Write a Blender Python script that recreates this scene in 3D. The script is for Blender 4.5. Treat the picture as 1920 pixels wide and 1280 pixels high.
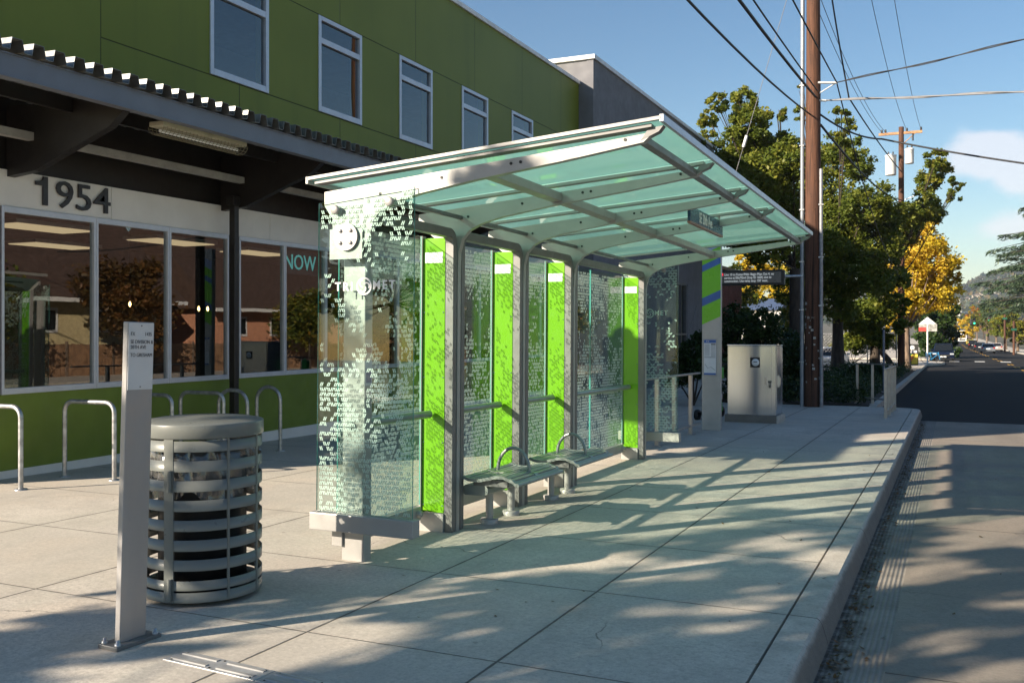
import bpy, bmesh, math, random
import numpy as np
from mathutils import Vector, Matrix
for o in list(bpy.data.objects): bpy.data.objects.remove(o)
SC = bpy.context.scene; COL = SC.collection
rnd = random.Random(7); R = math.radians

# ------------------------------------------------------------------ camera, sky, sun, exposure
FPX = 1812.0; HZ = 615.0; YAW = math.atan2(826, 1812); CH = 1.62
cam = bpy.data.cameras.new('camera'); cam.sensor_width = 36; cam.lens = 36*FPX/1920
cam.shift_y = -25/1920; cam.clip_end = 9000; cam.clip_start = .05
co = bpy.data.objects.new('camera', cam); COL.objects.link(co)
co.location = (0, 0, CH); co.rotation_euler = (R(90), 0, YAW); SC.camera = co

SUN_EL = R(23.0); SDX, SDY = .61, .79            # horizontal travel of the sunlight
W = bpy.data.worlds.new('World'); SC.world = W; W.use_nodes = True
sun = bpy.data.lights.new('sun', 'SUN'); sun.energy = 5.0; sun.angle = R(.5); sun.color = (1, .86, .68)
so = bpy.data.objects.new('sun', sun); COL.objects.link(so)
so.rotation_euler = Vector((SDX*math.cos(SUN_EL), SDY*math.cos(SUN_EL), -math.sin(SUN_EL))).to_track_quat('-Z', 'Y').to_euler()
so.location = (-30, -40, 40)
SKY_STRENGTH = .05
SC.view_settings.view_transform = 'Standard'; SC.view_settings.look = 'None'
SC.view_settings.exposure = 1.18; SC.view_settings.gamma = 1
SC.cycles.max_bounces = 10; SC.cycles.transparent_max_bounces = 40
SC.cycles.caustics_reflective = True

def world_nodes():
    nt = W.node_tree; nt.nodes.clear(); N = nt.nodes.new; L = nt.links.new
    out = N('ShaderNodeOutputWorld'); bg = N('ShaderNodeBackground'); sky = N('ShaderNodeTexSky')
    sky.sky_type = 'NISHITA'; sky.sun_disc = False; sky.sun_elevation = SUN_EL
    sky.sun_rotation = math.atan2(-SDX, -SDY); sky.altitude = 20; sky.air_density = 1.1; sky.dust_density = .15; sky.ozone_density = 2.2
    bg.inputs[1].default_value = SKY_STRENGTH
    tc = N('ShaderNodeTexCoord')
    def m(op, a, b=None, c=None):
        n = N('ShaderNodeMath'); n.operation = op
        for i, v in enumerate((a, b, c)):
            if v is None: continue
            if hasattr(v, 'links'): L(v, n.inputs[i])
            else: n.inputs[i].default_value = v
        return n.outputs[0]
    nz = N('ShaderNodeTexNoise'); nz.inputs['Scale'].default_value = 9; nz.inputs['Detail'].default_value = 7; nz.inputs['Roughness'].default_value = .55
    mp = N('ShaderNodeMapping'); mp.inputs['Scale'].default_value = (1, 1, 1.7); L(tc.outputs['Generated'], mp.inputs[0]); L(mp.outputs[0], nz.inputs['Vector'])
    def blob(v, rx, rz):
        v = Vector(v).normalized()
        s = N('ShaderNodeVectorMath'); s.operation = 'SUBTRACT'; L(tc.outputs['Generated'], s.inputs[0]); s.inputs[1].default_value = v
        k = N('ShaderNodeVectorMath'); k.operation = 'MULTIPLY'; L(s.outputs[0], k.inputs[0]); k.inputs[1].default_value = (1/rx, 1/rx, 1/rz)
        ln = N('ShaderNodeVectorMath'); ln.operation = 'LENGTH'; L(k.outputs[0], ln.inputs[0])
        return m('SUBTRACT', 1.0, ln.outputs['Value'])
    b = m('MAXIMUM', blob((.035, 1.11, .178), .062, .034), blob((.085, 1.11, .160), .07, .028))
    b = m('MAXIMUM', b, m('SUBTRACT', blob((.05, 1.11, .10), .2, .04), .55))
    v = m('ADD', b, m('MULTIPLY', m('SUBTRACT', nz.outputs[0], .5), 2.0))
    mr = N('ShaderNodeMapRange'); mr.interpolation_type = 'SMOOTHSTEP'; L(v, mr.inputs[0]); mr.inputs[1].default_value = .22; mr.inputs[2].default_value = .62; mr.inputs[4].default_value = .62
    mx = N('ShaderNodeMix'); mx.data_type = 'RGBA'; L(mr.outputs[0], mx.inputs[0]); hs_ = N('ShaderNodeHueSaturation'); hs_.inputs['Saturation'].default_value = 1.16; hs_.inputs['Value'].default_value = 1.2; L(sky.outputs[0], hs_.inputs['Color']); L(hs_.outputs[0], mx.inputs[6]); mx.inputs[7].default_value = (9.5, 9.2, 9.6, 1)
    L(mx.outputs[2], bg.inputs[0]); L(bg.outputs[0], out.inputs[0])
world_nodes()

# ------------------------------------------------------------------ helpers
SLOPE = .0135
def G(y):                                                    # pavement height along the street
    y = float(y)
    if y < 110: return -SLOPE*y
    if y < 230: return -1.485-.0085*(y-110)
    if y < 520: return -2.505
    if y < 1250: return -2.505+(y-520)*.013
    return 6.985+(y-1250)*.02
def BX(y): return -.0114*max(0., float(y)-100)               # the street swings slightly left in the distance
TILT = -math.atan(SLOPE)
_s, _c = math.sin(YAW), math.cos(YAW)
def at(px, py, y):                                           # the point of the plane Y = y seen at a pixel of the photograph
    u, v = (px-960)/FPX, (HZ-py)/FPX; t = y/(_c+u*_s)
    return Vector((t*(-_s+u*_c), y, CH+v*t))
def px2m(px, y, X=-3): return px/FPX*(-_s*X+_c*y)

def tag(o, label=None, cat=None, group=None, kind=None):
    if label: o['label'] = label
    if cat: o['category'] = cat
    if group: o['group'] = group
    if kind: o['kind'] = kind
    return o
def thing(name, label, cat, loc=(0, 0, 0), rot=(0, 0, 0), group=None):
    o = bpy.data.objects.new(name, None); COL.objects.link(o); o.location = loc; o.rotation_euler = rot; o.empty_display_size = .1
    return tag(o, label, cat, group)
def kids(o): return [c for c in bpy.data.objects if c.parent == o]
def copy_tree(o, parent=None):
    c = o.copy(); COL.objects.link(c); c.parent = parent
    for ch in kids(o): copy_tree(ch, c)
    return c

class MB:
    def __init__(s): s.v = []; s.f = []; s.sm = []; s.mi = []; s.M = Matrix.Identity(4); s.cur = 0
    def add(s, vs, fs, smooth=False):
        b = len(s.v); s.v += [tuple(s.M @ Vector(p)) for p in vs]
        s.f += [tuple(i+b for i in f) for f in fs]; s.sm += [smooth]*len(fs); s.mi += [s.cur]*len(fs); return s
    def box(s, x0, x1, y0, y1, z0, z1):
        return s.add([(x0,y0,z0),(x1,y0,z0),(x1,y1,z0),(x0,y1,z0),(x0,y0,z1),(x1,y0,z1),(x1,y1,z1),(x0,y1,z1)],
                     [(3,2,1,0),(4,5,6,7),(0,1,5,4),(1,2,6,5),(2,3,7,6),(3,0,4,7)])
    def quad(s, a, b, c, d): return s.add([a, b, c, d], [(0, 1, 2, 3)])
    def prism(s, pts, a0, a1, axis='y', smooth=False):       # outline in the two other axes, extruded along axis
        n = len(pts)
        def p(q, a): return {'y': (q[0], a, q[1]), 'x': (a, q[0], q[1]), 'z': (q[0], q[1], a)}[axis]
        s.add([p(q, a0) for q in pts]+[p(q, a1) for q in pts], [tuple(range(n)), tuple(range(2*n-1, n-1, -1))])
        s.add([p(q, a0) for q in pts]+[p(q, a1) for q in pts], [(i, (i+1) % n, n+(i+1) % n, n+i) for i in range(n)], smooth); return s
    def tube(s, path, r, n=10, cap=True, closed=False):
        P = [Vector(p) for p in path]; m = len(P); rs = r if isinstance(r, (list, tuple)) else [r]*m
        vs = []; up = None
        for i in range(m):
            if closed: t = P[(i+1) % m]-P[i-1]
            else: t = P[min(i+1, m-1)]-P[max(i-1, 0)]
            t = t.normalized() if t.length > 1e-9 else Vector((0, 0, 1))
            if up is None:
                up = Vector((0, 0, 1)) if abs(t.z) < .9 else Vector((1, 0, 0))
            a = up-t*up.dot(t); a = a.normalized() if a.length > 1e-6 else t.orthogonal().normalized(); b = t.cross(a); up = a
            for k in range(n):
                w = 2*math.pi*k/n; vs.append(tuple(P[i]+(a*math.cos(w)+b*math.sin(w))*rs[i]))
        fs = [(i*n+k, i*n+(k+1) % n, (i+1)*n+(k+1) % n, (i+1)*n+k) for i in range(m-1) for k in range(n)]
        if closed: fs += [((m-1)*n+k, (m-1)*n+(k+1) % n, (k+1) % n, k) for k in range(n)]
        s.add(vs, fs, True)
        if cap and not closed: s.add(vs[:n], [tuple(range(n-1, -1, -1))]); s.add(vs[-n:], [tuple(range(n))])
        return s
    def lathe(s, prof, n=40, c=(0, 0, 0), cap=False, a0=0, a1=2*math.pi):
        full = abs(a1-a0-2*math.pi) < 1e-6; k = n if full else n+1
        vs = [(c[0]+r*math.cos(a0+(a1-a0)*i/n), c[1]+r*math.sin(a0+(a1-a0)*i/n), c[2]+z) for r, z in prof for i in range(k)]
        fs = [(j*k+i, j*k+(i+1) % k, (j+1)*k+(i+1) % k, (j+1)*k+i) for j in range(len(prof)-1) for i in range(n)]
        s.add(vs, fs, True)
        if cap: s.add(vs[:k], [tuple(range(k-1, -1, -1))]); s.add(vs[-k:], [tuple(range(k))])
        return s
    def cyl(s, c, r, h, n=16): return s.tube([c, (c[0], c[1], c[2]+h)], r, n)
    def build(s, name, mats, parent=None, bevel=0, loc=None):
        me = bpy.data.meshes.new(name); me.from_pydata(s.v, [], s.f)
        me.polygons.foreach_set('use_smooth', s.sm)
        if not isinstance(mats, (list, tuple)): mats = [mats]
        for m in mats: me.materials.append(m)
        me.polygons.foreach_set('material_index', s.mi)
        bm = bmesh.new(); bm.from_mesh(me); bmesh.ops.recalc_face_normals(bm, faces=bm.faces); bm.to_mesh(me); bm.free(); me.update()
        o = bpy.data.objects.new(name, me); COL.objects.link(o); o.parent = parent
        if loc: o.location = loc
        if bevel:
            b = o.modifiers.new('bevel', 'BEVEL'); b.width = bevel; b.segments = 2; b.limit_method = 'ANGLE'; b.angle_limit = R(50)
        return o
def text(name, s, size, m, parent, loc, rot, align='LEFT', ext=.001, lineh=1.0, sx=1.0, bold=0, spc=1.0):
    cu = bpy.data.curves.new(name, 'FONT'); cu.body = s; cu.size = size; cu.extrude = ext; cu.align_x = align; cu.space_line = lineh; cu.offset = bold
    cu.resolution_u = 3; cu.space_character = spc
    t = bpy.data.objects.new(name, cu); COL.objects.link(t)
    bpy.context.view_layer.update()
    me = bpy.data.meshes.new_from_object(t.evaluated_get(bpy.context.evaluated_depsgraph_get()))
    bpy.data.objects.remove(t); me.materials.clear(); me.materials.append(m)
    o = bpy.data.objects.new(name, me); COL.objects.link(o); o.parent = parent; o.location = loc; o.rotation_euler = rot; o.scale = (sx, 1, 1)
    return o
ROT_NEGY = (R(90), 0, 0); ROT_POSX = (R(90), 0, R(90)); ROT_POSY = (R(90), 0, R(180))

# ------------------------------------------------------------------ materials
class NT:
    def __init__(s, name):
        s.m = bpy.data.materials.new(name); s.m.use_nodes = True; s.t = s.m.node_tree; s.t.nodes.clear()
        s.out = s.n('ShaderNodeOutputMaterial')
    def n(s, t, **k):
        x = s.t.nodes.new(t)
        for a, b in k.items(): setattr(x, a, b)
        return x
    def l(s, a, b):
        if hasattr(a, 'links') and not isinstance(a, bpy.types.Node): s.t.links.new(a, b)
        else: b.default_value = a
    def math(s, op, a, b=None, c=None):
        n = s.n('ShaderNodeMath', operation=op)
        for i, v in enumerate((a, b, c)):
            if v is not None: s.l(v, n.inputs[i])
        return n.outputs[0]
    def mix(s, f, a, b):
        n = s.n('ShaderNodeMix', data_type='RGBA'); s.l(f, n.inputs[0]); s.l(a, n.inputs[6]); s.l(b, n.inputs[7]); return n.outputs[2]
    def coord(s, k='Object'): return s.n('ShaderNodeTexCoord').outputs[k]
    def noise(s, scale, detail=4, rough=.55, vec=None, stretch=None):
        n = s.n('ShaderNodeTexNoise'); n.inputs['Scale'].default_value = scale; n.inputs['Detail'].default_value = detail; n.inputs['Roughness'].default_value = rough
        v = vec if vec is not None else s.coord()
        if stretch:
            mp = s.n('ShaderNodeMapping'); mp.inputs['Scale'].default_value = stretch; s.t.links.new(v, mp.inputs[0]); v = mp.outputs[0]
        s.t.links.new(v, n.inputs['Vector']); return n.outputs[0]
    def ramp(s, f, a, b, lo=0., hi=1.):
        n = s.n('ShaderNodeMapRange'); n.interpolation_type = 'SMOOTHSTEP'; s.l(f, n.inputs[0])
        for i, v in zip((1, 2, 3, 4), (a, b, lo, hi)): n.inputs[i].default_value = v
        return n.outputs[0]
    def bump(s, h, dist, strength=.5):
        n = s.n('ShaderNodeBump'); n.inputs['Strength'].default_value = strength; n.inputs['Distance'].default_value = dist; s.t.links.new(h, n.inputs['Height']); return n.outputs[0]
    def pbr(s, col, rough=.5, metal=0., bump=None, spec=.5, **kw):
        p = s.n('ShaderNodeBsdfPrincipled'); s.l(col, p.inputs['Base Color']); s.l(rough, p.inputs['Roughness']); s.l(metal, p.inputs['Metallic'])
        p.inputs['Specular IOR Level'].default_value = spec
        if bump is not None: s.t.links.new(bump, p.inputs['Normal'])
        for k, v in kw.items(): s.l(v, p.inputs[k.replace('_', ' ')])
        return p.outputs[0]
    def done(s, sh): s.t.links.new(sh, s.out.inputs[0]); return s.m
def c4(c): return (c[0], c[1], c[2], 1)
def plain(name, col, rough=.5, metal=0., var=.12, scale=6, bump=0., spec=.5, stretch=None, bscale=60):
    t = NT(name); n = t.noise(scale, 5, stretch=stretch)
    d = tuple(x*(1-var) for x in col); l = tuple(min(1, x*(1+var)) for x in col)
    cc = t.mix(t.ramp(n, .3, .7), c4(d), c4(l))
    r = t.ramp(t.noise(scale*3), .3, .7, max(.02, rough*.85), min(1, rough*1.15))
    b = t.bump(t.noise(bscale, 3), .002, bump) if bump else None
    return t.done(t.pbr(cc, r, metal, b, spec))
def emit(name, col, st):
    t = NT(name); e = t.n('ShaderNodeEmission'); e.inputs[0].default_value = c4(col); e.inputs[1].default_value = st; return t.done(e.outputs[0])
def schlick(t, f0):
    g = t.n('ShaderNodeNewGeometry'); d = t.n('ShaderNodeVectorMath', operation='DOT_PRODUCT'); t.t.links.new(g.outputs['Incoming'], d.inputs[0]); t.t.links.new(g.outputs['Normal'], d.inputs[1])
    k = t.math('SUBTRACT', 1., t.math('ABSOLUTE', d.outputs['Value'])); return t.math('MULTIPLY_ADD', t.math('POWER', k, 5.), 1-f0, f0)
def glass(name, tint, f0=.04, rough=0., wob=0.):
    t = NT(name); tr = t.n('ShaderNodeBsdfTransparent'); tr.inputs[0].default_value = c4(tint)
    gl = t.n('ShaderNodeBsdfGlossy'); gl.inputs['Roughness'].default_value = rough
    if wob: t.t.links.new(t.bump(t.noise(1.3, 1), .02, wob), gl.inputs['Normal'])
    mx = t.n('ShaderNodeMixShader'); t.l(schlick(t, f0), mx.inputs[0]); t.t.links.new(tr.outputs[0], mx.inputs[1]); t.t.links.new(gl.outputs[0], mx.inputs[2]); return t.done(mx.outputs[0])
def frost(name, tint, trans, k):
    t = NT(name); tr = t.n('ShaderNodeBsdfTransparent'); tr.inputs[0].default_value = c4(trans)
    tl = t.n('ShaderNodeBsdfTranslucent'); tl.inputs[0].default_value = c4(tint); df = t.n('ShaderNodeBsdfDiffuse'); df.inputs[0].default_value = c4(tint)
    a = t.n('ShaderNodeMixShader'); a.inputs[0].default_value = .3; t.t.links.new(tl.outputs[0], a.inputs[1]); t.t.links.new(df.outputs[0], a.inputs[2])
    b = t.n('ShaderNodeMixShader'); b.inputs[0].default_value = k; t.t.links.new(tr.outputs[0], b.inputs[1]); t.t.links.new(a.outputs[0], b.inputs[2])
    gl = t.n('ShaderNodeBsdfGlossy'); gl.inputs['Roughness'].default_value = .02
    c = t.n('ShaderNodeMixShader'); t.l(schlick(t, .045), c.inputs[0]); t.t.links.new(b.outputs[0], c.inputs[1]); t.t.links.new(gl.outputs[0], c.inputs[2]); return t.done(c.outputs[0])
def leafmat(name, cols, trans=.35, rough=.5):
    t = NT(name); a = t.n('ShaderNodeAttribute', attribute_name='tint'); r = t.n('ShaderNodeValToRGB'); e = r.color_ramp.elements
    while len(e) < len(cols): e.new(.5)
    for i, (p, c) in enumerate(cols): e[i].position = p; e[i].color = c4(c)
    t.t.links.new(a.outputs['Fac'], r.inputs[0])
    p = t.pbr(r.outputs[0], rough, spec=.35); tl = t.n('ShaderNodeBsdfTranslucent'); t.t.links.new(r.outputs[0], tl.inputs[0])
    mx = t.n('ShaderNodeMixShader'); mx.inputs[0].default_value = trans; t.t.links.new(p, mx.inputs[1]); t.t.links.new(tl.outputs[0], mx.inputs[2]); return t.done(mx.outputs[0])

def concrete(name, col, xj=(), yj=None, stain=.35, rough=.85, ruts=()):
    t = NT(name); oc = t.coord(); sep = t.n('ShaderNodeSeparateXYZ'); t.t.links.new(oc, sep.inputs[0])
    dk = lambda k, w=(1, 1, 1): c4([x*k*q for x, q in zip(col, w)])
    big = t.ramp(t.noise(.55, 6, .62), .3, .72); fine = t.noise(110, 3, .6); grit = t.noise(38, 4, .7)
    a = t.mix(big, dk(1-stain), c4(col)); a = t.mix(t.ramp(t.noise(3.2, 8, .75), .42, .62, 0, .6), a, dk(.66))
    a = t.mix(t.ramp(t.noise(.9, 3, .5), .45, .6, 0, .35), a, dk(.95, (1.03, .93, .84))); a = t.mix(t.ramp(t.noise(.7, 4, .6, stretch=(1.7, 1, 1)), .5, .62, 0, .3), a, dk(.82, (.94, 1.0, .95)))
    a = t.mix(t.ramp(grit, .46, .68, 0, .65), a, dk(.5)); a = t.mix(t.ramp(grit, .46, .30, 0, .35), a, dk(1.2)); a = t.mix(t.ramp(fine, .40, .72, 0, .5), a, dk(.55))
    sm = t.ramp(t.noise(2.1, 7, .75, stretch=(1, .3, 1)), .52, .70, 0, .6); a = t.mix(sm, a, dk(.5))
    v = t.n('ShaderNodeTexVoronoi'); v.inputs['Scale'].default_value = 2.6; t.t.links.new(oc, v.inputs['Vector']); sc_ = t.n('ShaderNodeSeparateColor'); t.t.links.new(v.outputs['Color'], sc_.inputs[0])
    gum = t.math('MULTIPLY', t.ramp(v.outputs['Distance'], .03, .055, 1, 0), t.math('GREATER_THAN', sc_.outputs[0], .55)); a = t.mix(t.math('MULTIPLY', gum, .6), a, dk(.3))
    for rx in ruts: a = t.mix(t.math('MULTIPLY', t.ramp(t.math('ABSOLUTE', t.math('SUBTRACT', sep.outputs[0], rx)), .15, .55, .45, 0), t.ramp(t.noise(1.2, 6, .7, stretch=(1, .2, 1)), .3, .6)), a, dk(.45))
    vc = t.n('ShaderNodeTexVoronoi'); vc.feature = 'DISTANCE_TO_EDGE'; vc.inputs['Scale'].default_value = .38
    nv = t.n('ShaderNodeTexNoise'); nv.inputs['Scale'].default_value = 2.2; nv.inputs['Detail'].default_value = 6; t.t.links.new(oc, nv.inputs['Vector'])
    ad = t.n('ShaderNodeVectorMath', operation='MULTIPLY_ADD'); t.t.links.new(nv.outputs['Color'], ad.inputs[0]); ad.inputs[1].default_value = (.5, .5, 0); t.t.links.new(oc, ad.inputs[2]); t.t.links.new(ad.outputs[0], vc.inputs['Vector'])
    crack = t.math('MULTIPLY', t.ramp(vc.outputs['Distance'], .0008, .0022, 1, 0), t.ramp(t.noise(.5, 2, .5), .52, .6)); a = t.mix(t.math('MULTIPLY', crack, .75), a, dk(.25))
    if yj:
        cid = t.math('FLOOR', t.math('DIVIDE', t.math('SUBTRACT', sep.outputs[1], yj[0]), yj[1]))
        for x in xj: cid = t.math('MULTIPLY_ADD', t.math('GREATER_THAN', sep.outputs[0], x), 7.31, cid)
        wn = t.n('ShaderNodeTexWhiteNoise', noise_dimensions='1D'); t.t.links.new(t.math('ADD', cid, .37), wn.inputs['W']); a = t.mix(t.math('MULTIPLY', wn.outputs['Value'], .30), a, dk(.70, (1.02, 1, .95)))
    h = t.math('MULTIPLY', fine, .12); h = t.math('MULTIPLY_ADD', grit, .15, h); j = None; wd = None; wob = t.math('MULTIPLY', t.math('SUBTRACT', t.noise(7, 5, .7), .5), .012)
    def line(dist, a0, a1, w0):
        nonlocal j, wd
        k = t.ramp(t.math('ADD', dist, wob), a0, a1, 1, 0); j = k if j is None else t.math('MAXIMUM', j, k)
        k = t.ramp(dist, .0, w0, 1, 0); wd = k if wd is None else t.math('MAXIMUM', wd, k)
    for x in xj: line(t.math('ABSOLUTE', t.math('SUBTRACT', sep.outputs[0], x)), .004, .011, .10)
    if yj:
        st, per = yj; line(t.math('PINGPONG', t.math('SUBTRACT', sep.outputs[1], st), per/2), .002, .009, .06)
    if j is not None:
        a = t.mix(t.math('MULTIPLY', t.math('MULTIPLY', wd, t.ramp(t.noise(5, 6, .7), .35, .65)), .4), a, dk(.5))
        a = t.mix(t.math('MULTIPLY', j, .85), a, dk(.12)); h = t.math('SUBTRACT', h, t.math('MULTIPLY', j, 1.5))
    h = t.math('SUBTRACT', h, t.math('MULTIPLY', crack, .6))
    return t.done(t.pbr(a, rough, 0, t.bump(h, .006, .7), .3))

M = {}
M['metal'] = plain('shelter_grey_paint', (.36, .355, .345), .42, .25, .06, 4)
M['metal_dark'] = plain('shelter_dark_frame', (.17, .17, .17), .42, .35, .08, 4)
M['bench'] = plain('bench_grey_metal', (.25, .275, .265), .36, .4, .08, 9)
M['galv'] = plain('galvanised_steel', (.42, .42, .43), .42, .8, .25, 14, .2)
M['postmetal'] = plain('brushed_aluminium', (.36, .35, .35), .45, .55, .06, 3, stretch=(1, 1, .1))
def steel():
    t = NT('stainless_steel'); n = t.noise(1.1, 1, .3, stretch=(1, 1, .1)); m2 = t.noise(60, 2, .5, stretch=(1, 1, .02))
    return t.done(t.pbr(t.mix(m2, (.46, .495, .54, 1), (.58, .615, .67, 1)), .17, .85, t.bump(n, .07, .8)))
M['stain'] = steel()
M['binpaint'] = plain('bin_grey_paint', (.155, .165, .155), .32, 0, .03, 3)
M['black'] = plain('black_plastic', (.012, .012, .012), .5)
M['white'] = plain('white_panel', (.78, .78, .78), .4, 0, .03)
M['ink'] = plain('dark_ink', (.03, .03, .035), .5)
def fritm():
    t = NT('white_frit'); tr = t.n('ShaderNodeBsdfTransparent'); a = t.n('ShaderNodeMixShader'); a.inputs[0].default_value = .86
    tl = t.n('ShaderNodeBsdfTranslucent'); tl.inputs[0].default_value = (.72, .8, .76, 1); b = t.n('ShaderNodeMixShader'); b.inputs[0].default_value = .12
    t.t.links.new(t.pbr((.74, .80, .77, 1), .5), b.inputs[1]); t.t.links.new(tl.outputs[0], b.inputs[2]); t.t.links.new(tr.outputs[0], a.inputs[1]); t.t.links.new(b.outputs[0], a.inputs[2]); return t.done(a.outputs[0])
M['frit'] = fritm()
M['green'] = plain('lime_green_panel', (.15, .39, .011), .22, 0, .04, 2)
M['greenbright'] = plain('bright_green_film', (.17, .56, .012), .3, 0, .04, 2)
M['gedge'] = plain('glass_edge', (.06, .26, .23), .15, 0, .1)
M['glass'] = glass('clear_glass', (.90, .965, .945), .045)
M['roofglass'] = frost('frosted_roof_glass', (.62, .90, .84), (.55, .84, .78), .72)
M['winglass'] = glass('window_glass', (.62, .68, .66), .17, 0, .02)
M['upglass'] = glass('upper_window_glass', (.5, .56, .6), .15, 0, .06)
M['gwall'] = None
M['bronze'] = plain('dark_bronze_steel', (.017, .0135, .012), .45, .2, .15, 5)
M['canblue'] = plain('blue_grey_steel', (.13, .14, .175), .4, .1, .06, 3)
M['deck'] = plain('galvanised_deck', (.15, .155, .155), .35, .55, .2, 6)
M['alu'] = plain('window_aluminium', (.52, .54, .60), .35, .25, .05)
M['fascia'] = plain('light_grey_fascia', (.70, .67, .65), .6, 0, .05, 2)
M['gwalldark'] = plain('low_green_wall', (.13, .18, .014), .6, 0, .1, 2)
M['coping'] = plain('white_coping', (.7, .7, .7), .5)
M['graywall'] = plain('grey_stucco', (.165, .165, .18), .8, 0, .1, 1.5, .3)
M['redwall'] = plain('red_brown_cladding', (.16, .045, .035), .7, 0, .2, 3)
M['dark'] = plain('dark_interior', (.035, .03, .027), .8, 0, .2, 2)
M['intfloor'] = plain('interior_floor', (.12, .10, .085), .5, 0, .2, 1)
M['bark'] = plain('bark', (.055, .042, .032), .9, 0, .4, 7, .6, stretch=(1, 1, .25))
M['barkpale'] = plain('pale_bark', (.17, .12, .085), .9, 0, .4, 7, .6, stretch=(1, 1, .25))
def polewood():
    t = NT('pole_wood'); g = t.noise(30, 7, .75, stretch=(1, 1, .04)); ck = t.ramp(t.noise(16, 3, .5, stretch=(1, 1, .015)), .60, .66); k = t.ramp(t.noise(3, 4, .6, stretch=(1, 1, .4)), .35, .7)
    a = t.mix(t.ramp(g, .3, .7), (.045, .024, .016, 1), (.17, .078, .047, 1)); a = t.mix(t.math('MULTIPLY', k, .5), a, (.085, .045, .035, 1))
    a = t.mix(t.math('MULTIPLY', ck, .8), a, (.012, .008, .006, 1)); sp = t.ramp(t.noise(26, 2, .5), .68, .72); a = t.mix(sp, a, (.03, .02, .015, 1))
    return t.done(t.pbr(a, .8, 0, t.bump(g, .02, .6), .25))
M['polewood'] = polewood()
M['cable'] = plain('black_cable', (.015, .015, .017), .6)
M['cablegrey'] = plain('grey_cable', (.18, .18, .19), .5)
M['asphalt'] = None
M['soil'] = plain('planting_soil', (.05, .036, .024), .95, 0, .4, 8, .6)
M['yellowpaint'] = plain('yellow_road_paint', (.62, .33, .02), .7, 0, .2, 9)
M['whitepaint'] = plain('white_road_paint', (.62, .62, .6), .7, 0, .2, 9)

def gwall():
    t = NT('green_panel_wall'); oc = t.coord(); sep = t.n('ShaderNodeSeparateXYZ'); t.t.links.new(oc, sep.inputs[0])
    n = t.ramp(t.noise(.5, 5), .3, .7); a = t.mix(n, (.158, .188, .026, 1), (.182, .214, .031, 1)); sk_ = t.ramp(t.noise(2.2, 6, .65, stretch=(1, 1, .06)), .5, .75, 0, .35); a = t.mix(sk_, a, (.115, .14, .026, 1))
    j = None
    for z in (5.33, 7.0, 4.45):
        k = t.ramp(t.math('ABSOLUTE', t.math('SUBTRACT', sep.outputs[2], z)), .004, .012, 1, 0); j = k if j is None else t.math('MAXIMUM', j, k)
    q = t.math('PINGPONG', t.math('SUBTRACT', sep.outputs[1], 9.08), 1.33); up = t.math('GREATER_THAN', sep.outputs[2], 7.0)
    q2 = t.math('PINGPONG', t.math('SUBTRACT', sep.outputs[1], 14.35), 1.33)
    j = t.math('MAXIMUM', j, t.math('MULTIPLY', up, t.ramp(q2, .004, .012, 1, 0)))
    lo = t.math('LESS_THAN', sep.outputs[2], 5.33); j = t.math('MAXIMUM', j, t.math('MULTIPLY', lo, t.ramp(q2, .004, .012, 1, 0)))
    k9 = t.ramp(t.math('ABSOLUTE', t.math('SUBTRACT', sep.outputs[1], 9.05)), .004, .012, 1, 0); j = t.math('MAXIMUM', j, k9)
    # no horizontal seam to the near side of the first vertical seam
    near = t.math('GREATER_THAN', sep.outputs[1], 9.045); j = t.math('MULTIPLY', j, near)
    a = t.mix(t.math('MULTIPLY', j, .8), a, (.012, .018, .006, 1))
    return t.done(t.pbr(a, .5, 0, t.bump(t.math('MULTIPLY', j, -1.), .01, .6), .22))
M['gwall'] = gwall()
def asphalt():
    t = NT('asphalt'); f = t.noise(150, 3, .7); b = t.ramp(t.noise(.25, 6, .6, stretch=(1, .12, 1)), .3, .7)
    a = t.mix(b, (.016, .016, .018, 1), (.028, .027, .027, 1)); a = t.mix(t.ramp(f, .4, .7, 0, .4), a, (.06, .06, .06, 1))
    return t.done(t.pbr(a, .9, 0, t.bump(f, .004, .6), .12))
M['asphalt'] = asphalt()
M['sidewalk'] = concrete('sidewalk_concrete', (.655, .60, .525), (-2.09, -3.25, -5.38, -7.19), (4.40, 1.5))
def kerbmat():
    t = NT('kerb_concrete'); oc = t.coord(); sep = t.n('ShaderNodeSeparateXYZ'); t.t.links.new(oc, sep.inputs[0]); n = t.noise(4, 7, .7); g_ = t.noise(50, 4, .7)
    a = t.mix(t.ramp(n, .3, .7), (.40, .36, .31, 1), (.60, .55, .48, 1)); a = t.mix(t.ramp(g_, .45, .7, 0, .5), a, (.28, .25, .22, 1))
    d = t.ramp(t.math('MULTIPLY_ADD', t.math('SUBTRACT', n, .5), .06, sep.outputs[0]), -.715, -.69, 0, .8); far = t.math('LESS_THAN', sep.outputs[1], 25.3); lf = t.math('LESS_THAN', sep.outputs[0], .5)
    a = t.mix(t.math('MULTIPLY', t.math('MULTIPLY', d, far), lf), a, (.13, .115, .10, 1))  # street-facing side painted darker, its shade put into the colour
    k = t.ramp(t.math('PINGPONG', t.math('SUBTRACT', sep.outputs[1], 5.9), 1.5), .003, .01, .85, 0); a = t.mix(k, a, (.06, .055, .05, 1))
    return t.done(t.pbr(a, .85, 0, t.bump(t.math('SUBTRACT', g_, k), .008, .7), .3))
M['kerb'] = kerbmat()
M['roadconc'] = concrete('road_concrete', (.36, .315, .265), (4.6,), (5.55, 4.6), .35, .85, (1.0, 2.9))
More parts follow.
